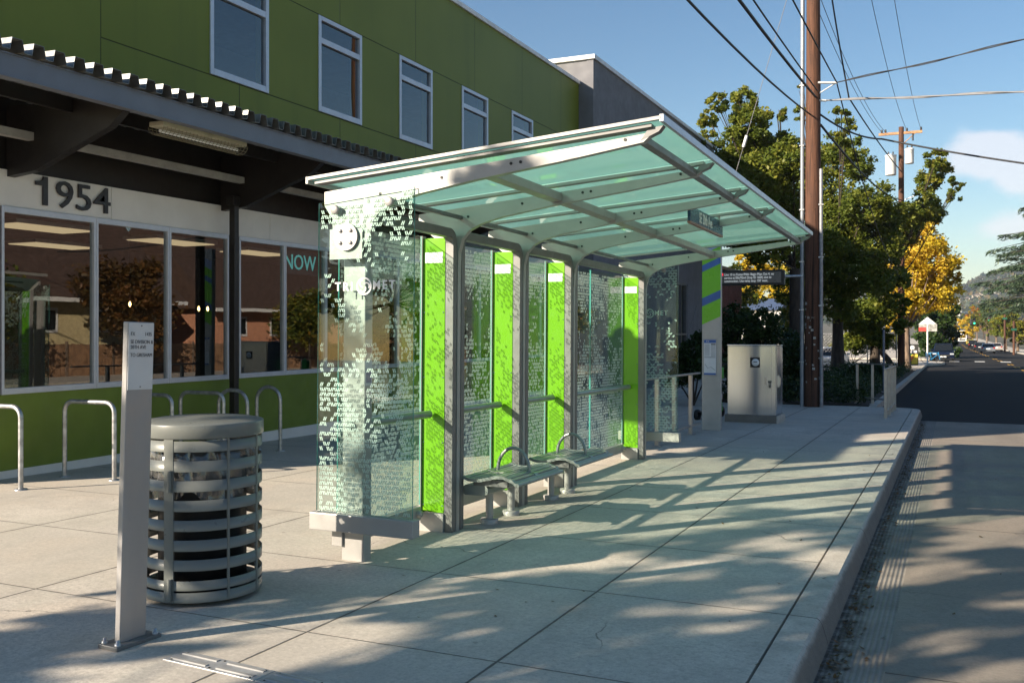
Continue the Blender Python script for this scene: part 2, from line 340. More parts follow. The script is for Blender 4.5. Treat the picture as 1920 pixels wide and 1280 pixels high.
def gutter():
    t = NT('combed_gutter'); oc = t.coord(); sep = t.n('ShaderNodeSeparateXYZ'); t.t.links.new(oc, sep.inputs[0])
    w = t.math('PINGPONG', t.math('MULTIPLY', sep.outputs[0], 32.), .5); n = t.ramp(t.noise(2.5, 6, .7), .3, .7)
    a = t.mix(n, (.19, .17, .148, 1), (.31, .28, .245, 1)); a = t.mix(t.ramp(w, 0, .35, .2, 0), a, (.05, .045, .04, 1))
    e = t.ramp(t.math('ABSOLUTE', t.math('SUBTRACT', sep.outputs[0], -.62)), .02, .16, .75, 0); a = t.mix(t.math('MULTIPLY', e, t.ramp(t.noise(9, 5, .7), .35, .6)), a, (.035, .024, .016, 1))
    return t.done(t.pbr(a, .85, 0, t.bump(w, .012, .9), .3))
M['gutter'] = gutter()

# ------------------------------------------------------------------ ground, roads, kerbs
def ysteps(y0, y1):
    ys = [y0]
    for k in (0, 40, 80, 100, 110, 150, 190, 230, 300, 400, 520, 700, 900, 1100, 1250, 1500):
        if y0 < k < y1: ys.append(k)
    return ys+[y1]
def strip(name, x0, x1, y0, y1, dz, m, thick=0, kind='structure'):
    mb = MB(); ys = ysteps(y0, y1)
    if thick:
        for a, b in zip(ys, ys[1:]):
            p, q = BX(a), BX(b)
            mb.add([(x0+p, a, G(a)+dz-thick), (x1+p, a, G(a)+dz-thick), (x1+q, b, G(b)+dz-thick), (x0+q, b, G(b)+dz-thick), (x0+p, a, G(a)+dz), (x1+p, a, G(a)+dz), (x1+q, b, G(b)+dz), (x0+q, b, G(b)+dz)],
                   [(4, 5, 6, 7), (0, 4, 7, 3), (1, 2, 6, 5)]+([(0, 1, 5, 4)] if a == y0 else [])+([(2, 3, 7, 6)] if b == y1 else []))
    else:
        for a, b in zip(ys, ys[1:]): mb.quad((x0+BX(a), a, G(a)+dz), (x1+BX(a), a, G(a)+dz), (x1+BX(b), b, G(b)+dz), (x0+BX(b), b, G(b)+dz))
    o = mb.build(name, m); return tag(o, kind=kind)
KX = -.70
def ground_sheet():
    mb = MB(); ys = [-60, -30, 0, 40, 80, 110, 150, 190, 230, 300, 400, 520, 700, 900, 1100, 1250]; xs = [-900, -200, -60, -20, 20, 60, 200, 900]
    vs = [(x, y, G(y)-.26-(.0 if abs(x) < 30 else 0)) for y in ys for x in xs]; n = len(xs)
    mb.add(vs, [(j*n+i, j*n+i+1, (j+1)*n+i+1, (j+1)*n+i) for j in range(len(ys)-1) for i in range(n-1)])
    tag(mb.build('ground', plain('dry_ground', (.10, .09, .06), .95, 0, .3, .4)), kind='structure')
ground_sheet()
strip('sidewalk', -30, KX-.196, -14, 25.6, 0, M['sidewalk'], .16)
mk = MB()                                                     # kerb with a rounded nose, ending in a quarter turn
prof = [(0, -.22), (.235, -.22), (.215, -.13), (.186, -.035), (.172, -.012), (.155, 0), (0, .001)]
path = [(KX-.18, y, 0, 1) for y in (-14, 0, 10, 20, 24.9)]
def kerb_run(mb, pts):
    n = len(prof); vs = []
    for (x, y, nx, ny) in pts:
        for (a, z) in prof: vs.append((x+a*nx, y+a*ny, G(y)+z))
    m = len(pts); mb.add(vs, [(j*n+i, j*n+(i+1) % n, (j+1)*n+(i+1) % n, (j+1)*n+i) for j in range(m-1) for i in range(n)], False)
    mb.add(vs[:n], [tuple(range(n))]); mb.add(vs[-n:], [tuple(range(n-1, -1, -1))])
run = [(KX-.18, y, 1, 0) for y in (-14, 0, 10, 20, 25.2)]+[(KX-.18-.4*(1-math.cos(a)), 25.2+.4*math.sin(a), math.cos(a), math.sin(a)) for a in [R(d) for d in (15, 30, 45, 60, 75, 90)]]+[(-3.2, 25.6, 0, 1)]
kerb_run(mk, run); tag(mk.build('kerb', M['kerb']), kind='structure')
strip('gutter', KX-.01, -.33, -14, 23.7, -.152, M['gutter'])
strip('concrete_road', -.33, 9.32, -40, 23.7, -.152, M['roadconc'])
strip('asphalt_road', -1.75, 9.32, 23.7, 1250, -.156, M['asphalt'])
strip('far_sidewalk', 9.5, 14, -40, 60, .0, M['sidewalk'], .2); strip('far_sidewalk', 9.5, 13, 60, 420, .0, M['kerb'], .2)
strip('far_kerb', 9.32, 9.5, -40, 420, .0, M['kerb'], .2)
strip('planting_bed', -6.2, -1.93, 26.6, 62, -.02, M['soil'], .2)
strip('kerb', -1.93, -1.75, 26.0, 79, .0, M['kerb'], .2)
strip('sidewalk', -30, -6.2, 25.6, 92, -.004, M['sidewalk'], .15); strip('sidewalk', -6.2, -1.93, 62, 79, -.004, M['sidewalk'], .15)
mb = MB(); ctr = [(-6.2, 79), (-1.75, 79), (-.9, 82), (-.55, 86), (-.75, 89.5), (-1.9, 91.6), (-6.2, 92)]
mb.prism(ctr, -.16, 0, 'z')
for i, v in enumerate(mb.v): mb.v[i] = (v[0], v[1], v[2]+G(v[1]))
tag(mb.build('corner_sidewalk', M['kerb']), kind='structure')
strip('sidewalk', -14, -2.0, 104, 420, -.004, M['kerb'], .15)
mb = MB()
for k, x in enumerate((.15, 2.3, 4.45, 6.6, 8.5)): mb.box(x-.42, x+.42, 98.6, 100.6, G(99)-.15-.02, G(99)-.145)
tag(mb.build('crosswalk_marking', M['whitepaint']), kind='structure')
mb = MB()
for k in range(26):
    y = 50+k*9.0
    if 92 < y < 104: continue
    y1 = y+3.2
    for c_ in (4.05, 4.3): mb.quad((c_+BX(y), y, G(y)-.146), (c_+.15+BX(y), y, G(y)-.146), (c_+.15+BX(y1), y1, G(y1)-.146), (c_+BX(y1), y1, G(y1)-.146))
tag(mb.build('centre_line_marking', M['yellowpaint']), kind='structure')

# ------------------------------------------------------------------ the green office building
WX = -9.9; BY0, BY1 = 7.0, 26.4; TOP = 8.7
bld = thing('office_building', 'green panelled two-storey office building with storefront windows and ribbed metal canopy', 'building', (WX, BY0, 0))
def L3(p): return (p[0]-WX, p[1]-BY0, p[2])
def Lb(mb, x0, x1, y0, y1, z0, z1): return mb.box(x0-WX, x1-WX, y0-BY0, y1-BY0, z0, z1)
WIN = [(11.04, 12.37), (13.70, 15.03), (16.36, 17.68), (19.02, 20.34), (21.68, 23.0)]; WZ0, WZ1 = 5.34, 6.99
mb = MB(); DEP = -22
# upper wall, cut round the windows
def wall_with_holes(mb, holes, y0, y1, z0, z1, x=WX, th=.25):
    holes = sorted(holes); a = y0
    for (h0, h1, hz0, hz1) in holes:
        Lb(mb, x-th, x, a, h0, z0, z1); Lb(mb, x-th, x, h0, h1, z0, hz0); Lb(mb, x-th, x, h0, h1, hz1, z1); a = h1
    Lb(mb, x-th, x, a, y1, z0, z1)
wall_with_holes(mb, [(a, b, WZ0, WZ1) for a, b in WIN], BY0, BY1, 4.37, TOP)
Lb(mb, DEP, WX-.25, BY0, BY0+.25, -.3, TOP-.02); Lb(mb, DEP, WX-.3, BY0+.25, BY1, TOP-.4, TOP-.2)
w = mb.build('upper_wall', M['gwall'], bld); w.location = (0, 0, 0)
# object coordinates of the wall material are world ones: move mesh so that its own origin is the world origin
w.data.transform(Matrix.Translation((WX, BY0, 0))); w.location = (-WX, -BY0, 0)
mb = MB(); Lb(mb, WX-.3, WX+.05, BY0-.05, BY1, TOP, TOP+.09); Lb(mb, WX-.28, WX+.03, BY0-.03, BY1, TOP+.09, TOP+.12); mb.build('coping', M['coping'], bld, .006)
for i, (a, b) in enumerate(WIN):
    mb = MB(); x0, x1 = WX-.09, WX+.022
    f = .075
    Lb(mb, x0, x1, a, a+f, WZ0, WZ1); Lb(mb, x0, x1, b-f, b, WZ0, WZ1); Lb(mb, x0, x1, a+f, b-f, WZ0, WZ0+.1); Lb(mb, x0, x1, a+f, b-f, WZ1-f, WZ1); Lb(mb, x0, x1-.004, a+f, b-f, 6.52, 6.62)
    fr = mb.build('upper_window', M['alu'], bld, .006)
    mb = MB(); mb.add([L3((WX-.03, a+f, WZ0+.1)), L3((WX-.03, b-f, WZ0+.1)), L3((WX-.03, b-f, 6.52)), L3((WX-.03, a+f, 6.52))], [(0, 1, 2, 3)])
    mb.add([L3((WX-.03, a+f, 6.62)), L3((WX-.03, b-f, 6.62)), L3((WX-.03, b-f, WZ1-f)), L3((WX-.03, a+f, WZ1-f))], [(0, 1, 2, 3)])
    mb.build('pane', M['upglass'], fr)
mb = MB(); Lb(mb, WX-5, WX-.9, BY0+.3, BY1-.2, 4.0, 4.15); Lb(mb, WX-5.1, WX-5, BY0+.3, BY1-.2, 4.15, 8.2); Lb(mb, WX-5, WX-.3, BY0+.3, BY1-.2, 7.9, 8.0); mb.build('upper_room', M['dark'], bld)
# ground floor
SILL, HEAD = .857, 3.02
SW = [(7.62, 8.96), (8.96, 10.22), (10.22, 11.43), (11.66, 12.77), (12.77, 13.9)]
y = 13.9
while y < 25.2: SW.append((y, y+1.2)); y += 1.2
mb = MB(); Lb(mb, WX-.2, WX+.01, BY0, BY1, -.5, SILL); mb.build('low_wall', M['gwalldark'], bld)
mb = MB(); Lb(mb, WX+.01, WX+.03, BY0, BY1, -.5, -.015); mb.build('base_trim', M['fascia'], bld)
mb = MB(); Lb(mb, WX-.2, WX+.012, BY0, 9.21, HEAD, 3.44); Lb(mb, WX-.2, WX+.012, 9.217, 11.66, HEAD, 3.44); Lb(mb, WX-.2, WX+.012, 11.667, 12.4, HEAD, 3.44); Lb(mb, WX-.2, WX+.012, 12.407, BY1, HEAD, 3.44); mb.build('fascia_panel', M['fascia'], bld)
mb = MB(); Lb(mb, WX-.25, WX-.04, BY0+.3, BY1, 3.44, 4.40); Lb(mb, WX-.2, WX+.015, BY0-.01, 7.60, SILL, HEAD); Lb(mb, WX-.2, WX, 25.2, BY1, SILL, HEAD); Lb(mb, WX-.1, WX, 11.44, 11.65, SILL, HEAD); Lb(mb, -11.6, WX-.02, 6.35, BY0-.002, 3.2, 4.6); mb.build('dark_cladding_and_sun_block', M['bronze'], bld)  # last box is added at the unseen corner to keep sun off the bracket
for a, b in SW:
    mb = MB(); f = .036; x0, x1 = WX-.05, WX+.028
    Lb(mb, x0, x1, a+.002, a+f, SILL, HEAD); Lb(mb, x0, x1, b-f, b-.002, SILL, HEAD); Lb(mb, x0, x1, a+f, b-f, SILL, SILL+.07); Lb(mb, x0, x1, a+f, b-f, HEAD-.07, HEAD)
    fr = mb.build('storefront_window', M['alu'], bld, .004)
    mb = MB(); mb.add([L3((WX-.012, a+f, SILL+.07)), L3((WX-.012, b-f, SILL+.07)), L3((WX-.012, b-f, HEAD-.07)), L3((WX-.012, a+f, HEAD-.07))], [(0, 1, 2, 3)]); mb.build('pane', M['winglass'], fr)
mb = MB()
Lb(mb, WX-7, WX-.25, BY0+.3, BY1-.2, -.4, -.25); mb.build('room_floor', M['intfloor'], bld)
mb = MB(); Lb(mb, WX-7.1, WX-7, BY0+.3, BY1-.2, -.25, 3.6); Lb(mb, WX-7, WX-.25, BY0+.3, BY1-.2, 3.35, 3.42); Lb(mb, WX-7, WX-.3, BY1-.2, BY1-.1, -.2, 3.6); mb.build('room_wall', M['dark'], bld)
mb = MB(); Lb(mb, -9.64, -9.54, 11.16, 11.26, -.2, 3.42); Lb(mb, -9.66, -9.52, 11.12, 11.3, 3.42, 3.55); mb.build('column', M['bronze'], bld, .008)
# house number
nm = text('house_number', '954', .52, M['ink'], bld, L3((WX+.035, 8.33, 3.085)), ROT_POSX, 'LEFT', .012, bold=.001); nm.scale = (1.10, .90, 1)
mb = MB(); mb.prism([(8.16-BY0, 3.085), (8.225-BY0, 3.085), (8.225-BY0, 3.425), (8.17-BY0, 3.425), (8.155-BY0, 3.385), (8.12-BY0, 3.365), (8.06-BY0, 3.36), (8.06-BY0, 3.315), (8.16-BY0, 3.315)], .023, .047, 'x'); mb.build('house_number', M['ink'], bld)
# canopy
CX = -8.0; CY0, CY1 = 5.4, 19.0; CZ = 3.97
mb = MB(); Lb(mb, CX-.09, CX, CY0, CY1, CZ, CZ+.2); Lb(mb, CX-.11, CX+.012, CY0, CY1, CZ+.2, CZ+.215); Lb(mb, CX-.11, CX+.012, CY0, CY1, CZ-.012, CZ); beam = mb.build('canopy_beam', M['canblue'], bld)
mb = MB(); per = .235; y = CY0; pr_ = []
while y < CY1:
    pr_ += [(y, 0), (y+.075, 0), (y+.10, .115), (y+.21, .115)]; y += per
vs = []
for (yy, z) in pr_:
    vs.append(L3((CX+.10, yy, CZ+.222+z))); vs.append(L3((WX-.02, yy, CZ+.30+z)))
mb.add(vs, [(2*i, 2*i+1, 2*i+3, 2*i+2) for i in range(len(pr_)-1)])
dk = mb.build('canopy_deck', M['deck'], bld); sol = dk.modifiers.new('solid', 'SOLIDIFY'); sol.thickness = .006
mb = MB(); Lb(mb, -9.55, -9.45, BY0+.2, CY1, 3.74, 3.83); mb.build('ledger', plain('ledger_grey', (.30, .29, .28), .6), bld)
mb = MB(); Lb(mb, -8.9, -8.84, CY0, CY1, 4.0, 4.16); mb.build('purlin', M['bronze'], bld)
for yb in (7.75, 11.32, 14.7, 18.1):
    mb = MB(); mb.prism([(-9.9-WX, 3.36), (-9.45-WX, 3.40), (-8.3-WX, 3.80), (-8.1-WX, 3.95), (-8.1-WX, 4.12), (-9.9-WX, 4.16)], yb-.05-BY0, yb+.05-BY0, 'y'); mb.build('canopy_bracket', M['bronze'], bld)
# cage light under the canopy
cl = thing('cage_light', 'caged fluorescent light fixed under the ribbed metal canopy', 'light', (-8.3, 9.1, 3.9))
mb = MB(); mb.box(-.11, .11, -.72, .72, .03, .09); mb.build('housing', plain('cream_enamel', (.42, .38, .28), .5), cl, .01)
mb = MB()
for k in range(25):
    yy = -.72+k*.06; mb.tube([(.12*math.cos(a), yy, .03-.1*math.sin(a)) for a in [math.pi*i/8 for i in range(9)]], .0035, 4)
for k in range(7):
    a = math.pi*(k+.5)/7; mb.tube([(.12*math.cos(a), -.72, .03-.1*math.sin(a)), (.12*math.cos(a), .72, .03-.1*math.sin(a))], .0035, 4)
mb.build('wire_cage', plain('cage_wire', (.25, .22, .15), .5, .5), cl)
mb = MB(); mb.tube([(.0, -.66, -.01), (0, .66, -.01)], .02, 8); mb.build('tube_lamp', M['white'], cl)
# lights and sign inside
ipan = emit('ceiling_panel_glow', (1, .72, .42), .36)
for i, (x, yy, lab) in enumerate([(-12.85, 10.6, 'wide lit ceiling panel seen through the first storefront window'), (-15.4, 13.0, 'lit ceiling panel deeper in the room behind the first storefront window'), (-12.8, 13.3, 'lit ceiling panel seen through the third storefront window'), (-13.1, 16.0, 'lit ceiling panel seen behind the window beside the neon word')]):
    t = thing('ceiling_light', lab, 'light', (x, yy, 3.2), (0, 0, 0), 'lit ceiling panels inside the storefront')
    b = MB(); b.box(-.4, .4, -.75, .75, -.03, .03); b.build('frame', M['alu'], t); b = MB(); b.box(-.36, .36, -.7, .7, -.045, -.031); b.build('diffuser', ipan, t)
bulb = emit('warm_bulb_glow', (1, .55, .18), 7)
for (x, yy, z, lab) in [(-13.5, 13.0, 2.05, 'single warm pendant bulb hanging inside the second storefront window'), (-13.5, 14.75, 2.0, 'warm pendant bulb inside the third window, first of a pair'), (-13.5, 15.0, 2.0, 'warm pendant bulb inside the third window, second of a pair')]:
    t = thing('pendant_bulb', lab, 'bulb', (x, yy, z), (0, 0, 0), 'pendant bulbs inside the storefront')
    b = MB(); b.lathe([(.001, -.05), (.018, -.022), (.025, 0), (.018, .022), (.01, .05)], 12); b.build('bulb', bulb, t); b = MB(); b.tube([(0, 0, .05), (0, 0, 1.3)], .006, 5); b.build('cord', M['cable'], t)
ns = thing('window_sign', 'dark window sign with teal handwritten word NOW inside the storefront', 'sign', (WX-.09, 12.86, 2.52))
b = MB(); b.box(-.02, 0, 0, 2.1, 0, .4); b.build('board', plain('dark_blue_board', (.012, .016, .028), .5), ns)
text('lettering', 'NOW', .36, emit('teal_neon', (.06, .30, .30), .55), ns, (.004, .02, .08), ROT_POSX, 'LEFT', .004).scale = (.92, 1, 1)
# grey neighbour and red building
gb = thing('stucco_building', 'tall plain grey stucco building with white coping behind the bus shelter', 'building', (-9.45, 26.4, 0))
mb = MB(); mb.box(-12, -.2, .02, 15.6, -.6, 9.40)
for (a, b, c, d) in [(0, 9.2, -.6, 9.4), (10.9, 15.6, -.6, 9.4), (9.2, 10.9, -.6, -.15), (9.2, 10.9, 3.35, 9.4)]: mb.box(-.199, 0, a, b, c, d)
mb.build('wall', M['graywall'], gb); mb = MB(); mb.box(-12, .06, -.06, 15.7, 9.40, 9.52); mb.build('coping', M['coping'], gb)
mb = MB()
for (a, b, c, d) in [(9.2, 9.28, -.15, 3.35), (10.82, 10.9, -.15, 3.35), (10.0, 10.08, -.15, 3.35), (9.28, 10.0, 3.27, 3.35), (10.08, 10.82, 3.27, 3.35), (9.28, 10.0, 1.35, 1.42), (10.08, 10.82, 1.35, 1.42), (9.28, 10.0, -.15, -.08), (10.08, 10.82, -.15, -.08)]: mb.box(-.15, -.02, a, b, c, d)
gw = mb.build('window', plain('grey_window_frame', (.12, .12, .13), .4, .3), gb); mb = MB(); mb.quad((-.1, 9.28, -.08), (-.1, 10.82, -.08), (-.1, 10.82, 3.27), (-.1, 9.28, 3.27)); mb.build('pane', M['winglass'], gw)
rb = thing('red_building', 'red-brown timber clad building half hidden behind the bus stop pylon', 'building', (-9.6, 42.2, 0))
mb = MB(); mb.box(-9, -.1, 0, 7, -.8, 4.3); mb.build('wall', M['redwall'], rb); mb = MB()
for k in range(24): mb.box(-.1, -.07, k*.29+.02, k*.29+.27, -.8, 4.28)
mb.build('cladding', M['redwall'], rb); mb = MB(); mb.box(-9.1, .1, -.1, 7.1, 4.3, 4.45); mb.build('roof', M['bronze'], rb)
wb = thing('white_building', 'low white building with a blue roof band far behind the shrubs', 'building', (-13, 62, G(62)))
mb = MB(); mb.box(-7, 3.2, 0, 9, -.5, 3.6); mb.build('wall', M['white'], wb); mb = MB(); mb.box(-7.2, 3.4, -.2, 9.2, 3.6, 4.3); mb.build('roof_band', plain('blue_band', (.02, .05, .13), .5), wb)
mb = MB()
for k in range(4): mb.box(-5.6+k*2.2, -4.0+k*2.2, -.03, -.005, 1.0, 2.5)
mb.build('window', M['black'], wb)

# ------------------------------------------------------------------ bus shelter
SX, SY = -3.85, 5.90; LB = 1.38
YK = [0, LB, 2*LB, 3*LB, 5*LB]
sh = thing('bus_shelter', 'glass bus shelter with lime green fins and sloping frosted glass roof', 'bus shelter', (SX, SY, G(SY)), (TILT, 0, 0))
def frit_mesh(width, z0, z1, dens, ztop=None, seed=1, skip=None):
    r = random.Random(seed); cw, chh = .0310, .0360; vs = []; fs = []
    for j in range(int((z1-z0)/chh)):
        z = z0+j*chh
        for i in range(int(width/cw)):
            x = i*cw+.003
            if ztop and z+chh > ztop(x): continue
            if skip and skip(x, z): continue
            if r.random() > dens((z-z0)/(z1-z0), x/width): continue
            sl = .0062 if (i+j) % 2 else -.005
            for b in (0, .0142):
                q = len(vs); xa = x+b+.004
                vs += [(xa-sl, z+.003), (xa+.0082-sl, z+.003), (xa+.0082+sl, z+.0305), (xa+sl, z+.0305)]; fs.append((q, q+1, q+2, q+3))
    return vs, fs
def clump(seed):
    r = random.Random(seed); ph = [r.random()*6 for _ in range(6)]
    return lambda u, v: .5+.25*math.sin(u*19+ph[0]+3*math.sin(v*5+ph[1]))+.25*math.sin(v*11+ph[2]+2*math.sin(u*23+ph[3]))
def dens_end(seed):
    c = clump(seed)
    def d(h, x):
        base = .70 if h < .24 else (.70-(h-.24)*2.0 if h < .54 else (.10 if h < .79 else min(.74, .10+(h-.79)*5.5)))
        return base+(c(h, x)-.5)*.7
    return d
def dens_back(seed):
    c = clump(seed)
    def d(h, x):
        base = .76 if h < .36 else (.76-(h-.36)*2.1 if h < .66 else (.14 if h < .74 else min(.78, .14+(h-.74)*5)))
        return base+(c(h, x)-.5)*(.7 if h > .25 else .4)
    return d
LOGOFREE = 'logo'
def frit_obj(parent, fn, args, flip, seed):
    skip = (lambda x, z: 1.91 < z < 2.08 and .11 < x < .72) if len(args) > 5 else None; vs, fs = frit_mesh(*args[:5], seed=seed, skip=skip); mb = MB(); mb.add([fn(a, z) for a, z in vs], fs); return mb.build('frit_pattern', M['frit'], parent)
def logo(parent, y, face):                                    # operator's lettering on the end pane
    rot = ROT_NEGY
    text('lettering', 'TRI', .088, M['white'], parent, (-.24, y, 1.97), rot, 'LEFT', .0008, bold=.0014, spc=1.35).scale = (.98, 1, 1)
    text('lettering', 'MET', .088, M['white'], parent, (.082, y, 1.977), rot, 'LEFT', .0008, bold=.0014, spc=1.3).scale = (.98, 1, 1)
    mb = MB(); cx, cz = .01, 2.0
    def arc(r, a0, a1, w, n=18):
        vs = []
        for i in range(n+1):
            a = a0+(a1-a0)*i/n
            ww = w
            vs += [(cx+(r-ww/2)*math.cos(a), y, cz+(r-ww/2)*math.sin(a)), (cx+(r+ww/2)*math.cos(a), y, cz+(r+ww/2)*math.sin(a))]
        mb.add(vs, [(2*i, 2*i+1, 2*i+3, 2*i+2) for i in range(n)])
    arc(.058, 0, 2*math.pi, .012, 36)
    for k in range(3):
        a = k*2*math.pi/3
        c0 = (cx, cz); ax, az = .02*math.cos(a), .02*math.sin(a)
        vs = []
        for i in range(15):
            t = a-.6+3.3*i/14; r0 = .024
            for rr in (r0-.005, r0+.005): vs.append((cx+ax+rr*math.cos(t), y, cz+az+rr*math.sin(t)))
        mb.add(vs, [(2*i, 2*i+1, 2*i+3, 2*i+2) for i in range(14)])
    mb.build('logo', M['white'], parent)
# end columns
for yk, last in ((0, 0), (YK[4]+.10, 1)):
    y0 = yk+.05
    mb = MB(); mb.box(-.24, -.05, y0, y0+.1, -.02, 2.32); mb.build('end_column', M['metal'], sh, .006)
# ribs
def rib_outline(leg):
    top = [(-.36, 2.70), (.4, 2.77), (1.55, 2.875), (2.14, 2.935)]
    low = [(2.07, 2.875), (1.55, 2.80), (.89, 2.715), (.44, 2.645), (.25, 2.60), (.13, 2.545), (.06, 2.47), (.03, 2.36), (.025, 2.2)]
    if leg: return top+low+[(.025, -.02), (-.045, -.02), (-.05, 2.25), (-.10, 2.40), (-.24, 2.52), (-.36, 2.60)]
    return top+low[:-1]+[(.0, 2.30), (-.28, 2.30), (-.29, 2.5), (-.36, 2.60)]
for k, yk in enumerate(YK):
    mb = MB(); th = .028 if k else .03
    mb.prism(rib_outline(0 < k < 4 or k == 4), yk-th, yk+th, 'y')
    rb_ = mb.build('roof_rib', M['metal'], sh, .005)
    mb = MB()                                                 # small bolts along the rib
    for x, z in ((.12, 2.66), (.62, 2.745), (1.15, 2.805), (1.22, 2.81), (1.95, 2.90)):
        mb.tube([(x, yk-th-.004, z), (x, yk-th, z)], .011, 8)
    mb.build('bolt', M['black'], rb_)
    mb = MB(); mb.prism([(-.43, 2.7605), (2.13, 2.963), (2.13, 2.985), (-.43, 2.7825)], yk-(.035 if k else .057), yk+.035, 'y'); mb.build('glazing_bar', M['metal' if k else 'metal_dark'], sh, .003)
    mb = MB(); mb.prism([(2.05, 2.885), (2.17, 2.935), (2.20, 2.972), (2.10, 2.955)], yk-.032, yk+.032, 'y'); mb.build('rib_tip', M['metal_dark'], sh)
# bracket plate with round boss on the first rib
mb = MB(); mb.box(-.30, -.02, -.045, -.031, 2.20, 2.42); mb.M = Matrix.Translation((-.15, -.06, 2.36)) @ Matrix.Rotation(R(90), 4, 'X'); mb.tube([(0, 0, -.03), (0, 0, .006)], .10, 32); pl = mb.build('bracket_plate', M['metal'], sh)
mb = MB()
for a in (45, 135, 225, 315):
    cx, cz = -.15+.062*math.cos(R(a)), 2.36+.062*math.sin(R(a)); mb.M = Matrix.Translation((cx, -.066, cz)) @ Matrix.Rotation(R(90), 4, 'X'); mb.lathe([(.001, .012), (.012, .012), (.016, 0)], 12)
mb.build('bolt', M['metal'], pl)
# roof glass
for k in range(4):
    y0, y1 = YK[k], YK[k+1]
    mb = MB(); a = y0+.012 if k else -.06; b = y1-.012 if k < 3 else y1+.06
    mb.prism([(-.47, 2.791), (2.19, 3.002), (2.19, 3.014), (-.47, 2.803)], a, b, 'y'); mb.build('roof_pane', M['roofglass'], sh)
mb = MB(); mb.prism([(-.485, 2.788), (2.2, 3.0), (2.2, 3.022), (-.485, 2.810)], -.085, -.058, 'y'); mb.build('roof_edge_trim', plain('pale_trim', (.36, .355, .345), .35, .2, .04), sh, .003)
mb = MB(); mb.prism([(2.19, 2.985), (2.215, 2.985), (2.215, 3.03), (2.19, 3.03)], -.085, YK[4]+.08, 'y'); mb.build('roof_edge_trim', M['alu'], sh)
mb = MB(); mb.prism([(-.49, 2.762), (-.47, 2.762), (-.47, 2.812), (-.49, 2.812)], -.085, YK[4]+.08, 'y'); mb.build('roof_edge_trim', M['metal'], sh)
# longitudinal bars
for (x, z, w, h, mm) in ((2.05, 2.90, .05, .055, 'metal_dark'), (.93, 2.775, .085, .075, 'metal')):
    for k in range(4):
        mb = MB(); mb.prism([(x-w/2, z-h/2), (x+w/2, z-h/2+.008), (x+w/2, z+h/2), (x-w/2, z+h/2-.008)], YK[k]+.03, YK[k+1]-.03, 'y'); mb.build('roof_purlin', M[mm], sh, .004)
for k in range(4):
    mb = MB(); mb.box(.03, .07, YK[k]+.03, YK[k+1]-.03, 2.64, 2.67); mb.build('roof_purlin', M['metal_dark'], sh, .004)
# rear portal frames
FZ = 2.555
for k in range(4):
    y0, y1 = YK[k]+(.045 if k else .0), YK[k+1]-.045; w = .062; rr = .11
    def rrect(y0, y1, z1, r, r0=True):
        pts = [(y0, 0), (y0, z1-r)] if r0 else [(y0, z1-.062), (y0, z1)]
        if r0: pts = [(y0, 0)]+[(y0+r*(1-math.cos(a)), z1-r+r*math.sin(a)) for a in [R(90)*i/6 for i in range(7)]]
        else: pts = [(y0, z1)]
        pts += [(y1-r*(1-math.sin(a)), z1-r+r*math.cos(a)) for a in [R(90)*i/6 for i in range(7)]]+[(y1, 0)]
        return pts
    mb = MB()
    o_ = rrect(y0, y1, FZ, rr, k > 0); i_ = rrect(y0+(w if k else 0), y1-w, FZ-.075, .045, k > 0)
    n = len(o_)
    vs = [(x, q[0], q[1]) for x in (-.055, .025) for q in o_+i_]; m2 = 2*n
    fs = [(j, j+1, n+j+1, n+j) for j in range(n-1)]+[(m2+j+1, m2+j, m2+n+j, m2+n+j+1) for j in range(n-1)]
    fs += [(j, m2+j, m2+j+1, j+1) for j in range(n-1)]+[(n+j+1, m2+n+j+1, m2+n+j, n+j) for j in range(n-1)]
    fs += [(0, n, m2+n, m2), (n-1, m2+n-1, m2+2*n-1, 2*n-1)]
    mb.add(vs, fs); mb.build('portal_frame', M['metal_dark'], sh, .004)
# fins, back glass, rails
for k in range(1, 5):
    yf = YK[k]-.10
    mb = MB(); mb.box(-.265, -.052, yf-.012, yf+.02, .16, 2.48); fn = mb.build('fin', M['green'], sh, .003)
    mb = MB(); mb.box(-.283, -.266, yf-.03, yf+.04, .13, 2.5); mb.build('fin_edge', M['metal'], fn)
    mb = MB(); mb.prism([(-.283, -.02), (-.05, -.02), (-.05, .155), (-.283, .155)], yf-.03, yf+.05, 'y'); mb.build('fin_base', M['metal'], fn, .004)
    mb = MB(); mb.box(-.245, -.075, yf-.0135, yf-.012, 2.27, 2.36); mb.build('sticker', M['white'], fn)
    for z in (.22, .75, 1.3, 1.85):
        for x in (-.25, -.067):
            mb = MB(); mb.M = Matrix.Translation((x, yf-.012, z)) @ Matrix.Rotation(R(90), 4, 'X'); mb.lathe([(.001, .006), (.006, .004), (.007, 0)], 8); mb.build('bolt', M['stain'], fn)
GX = -.275
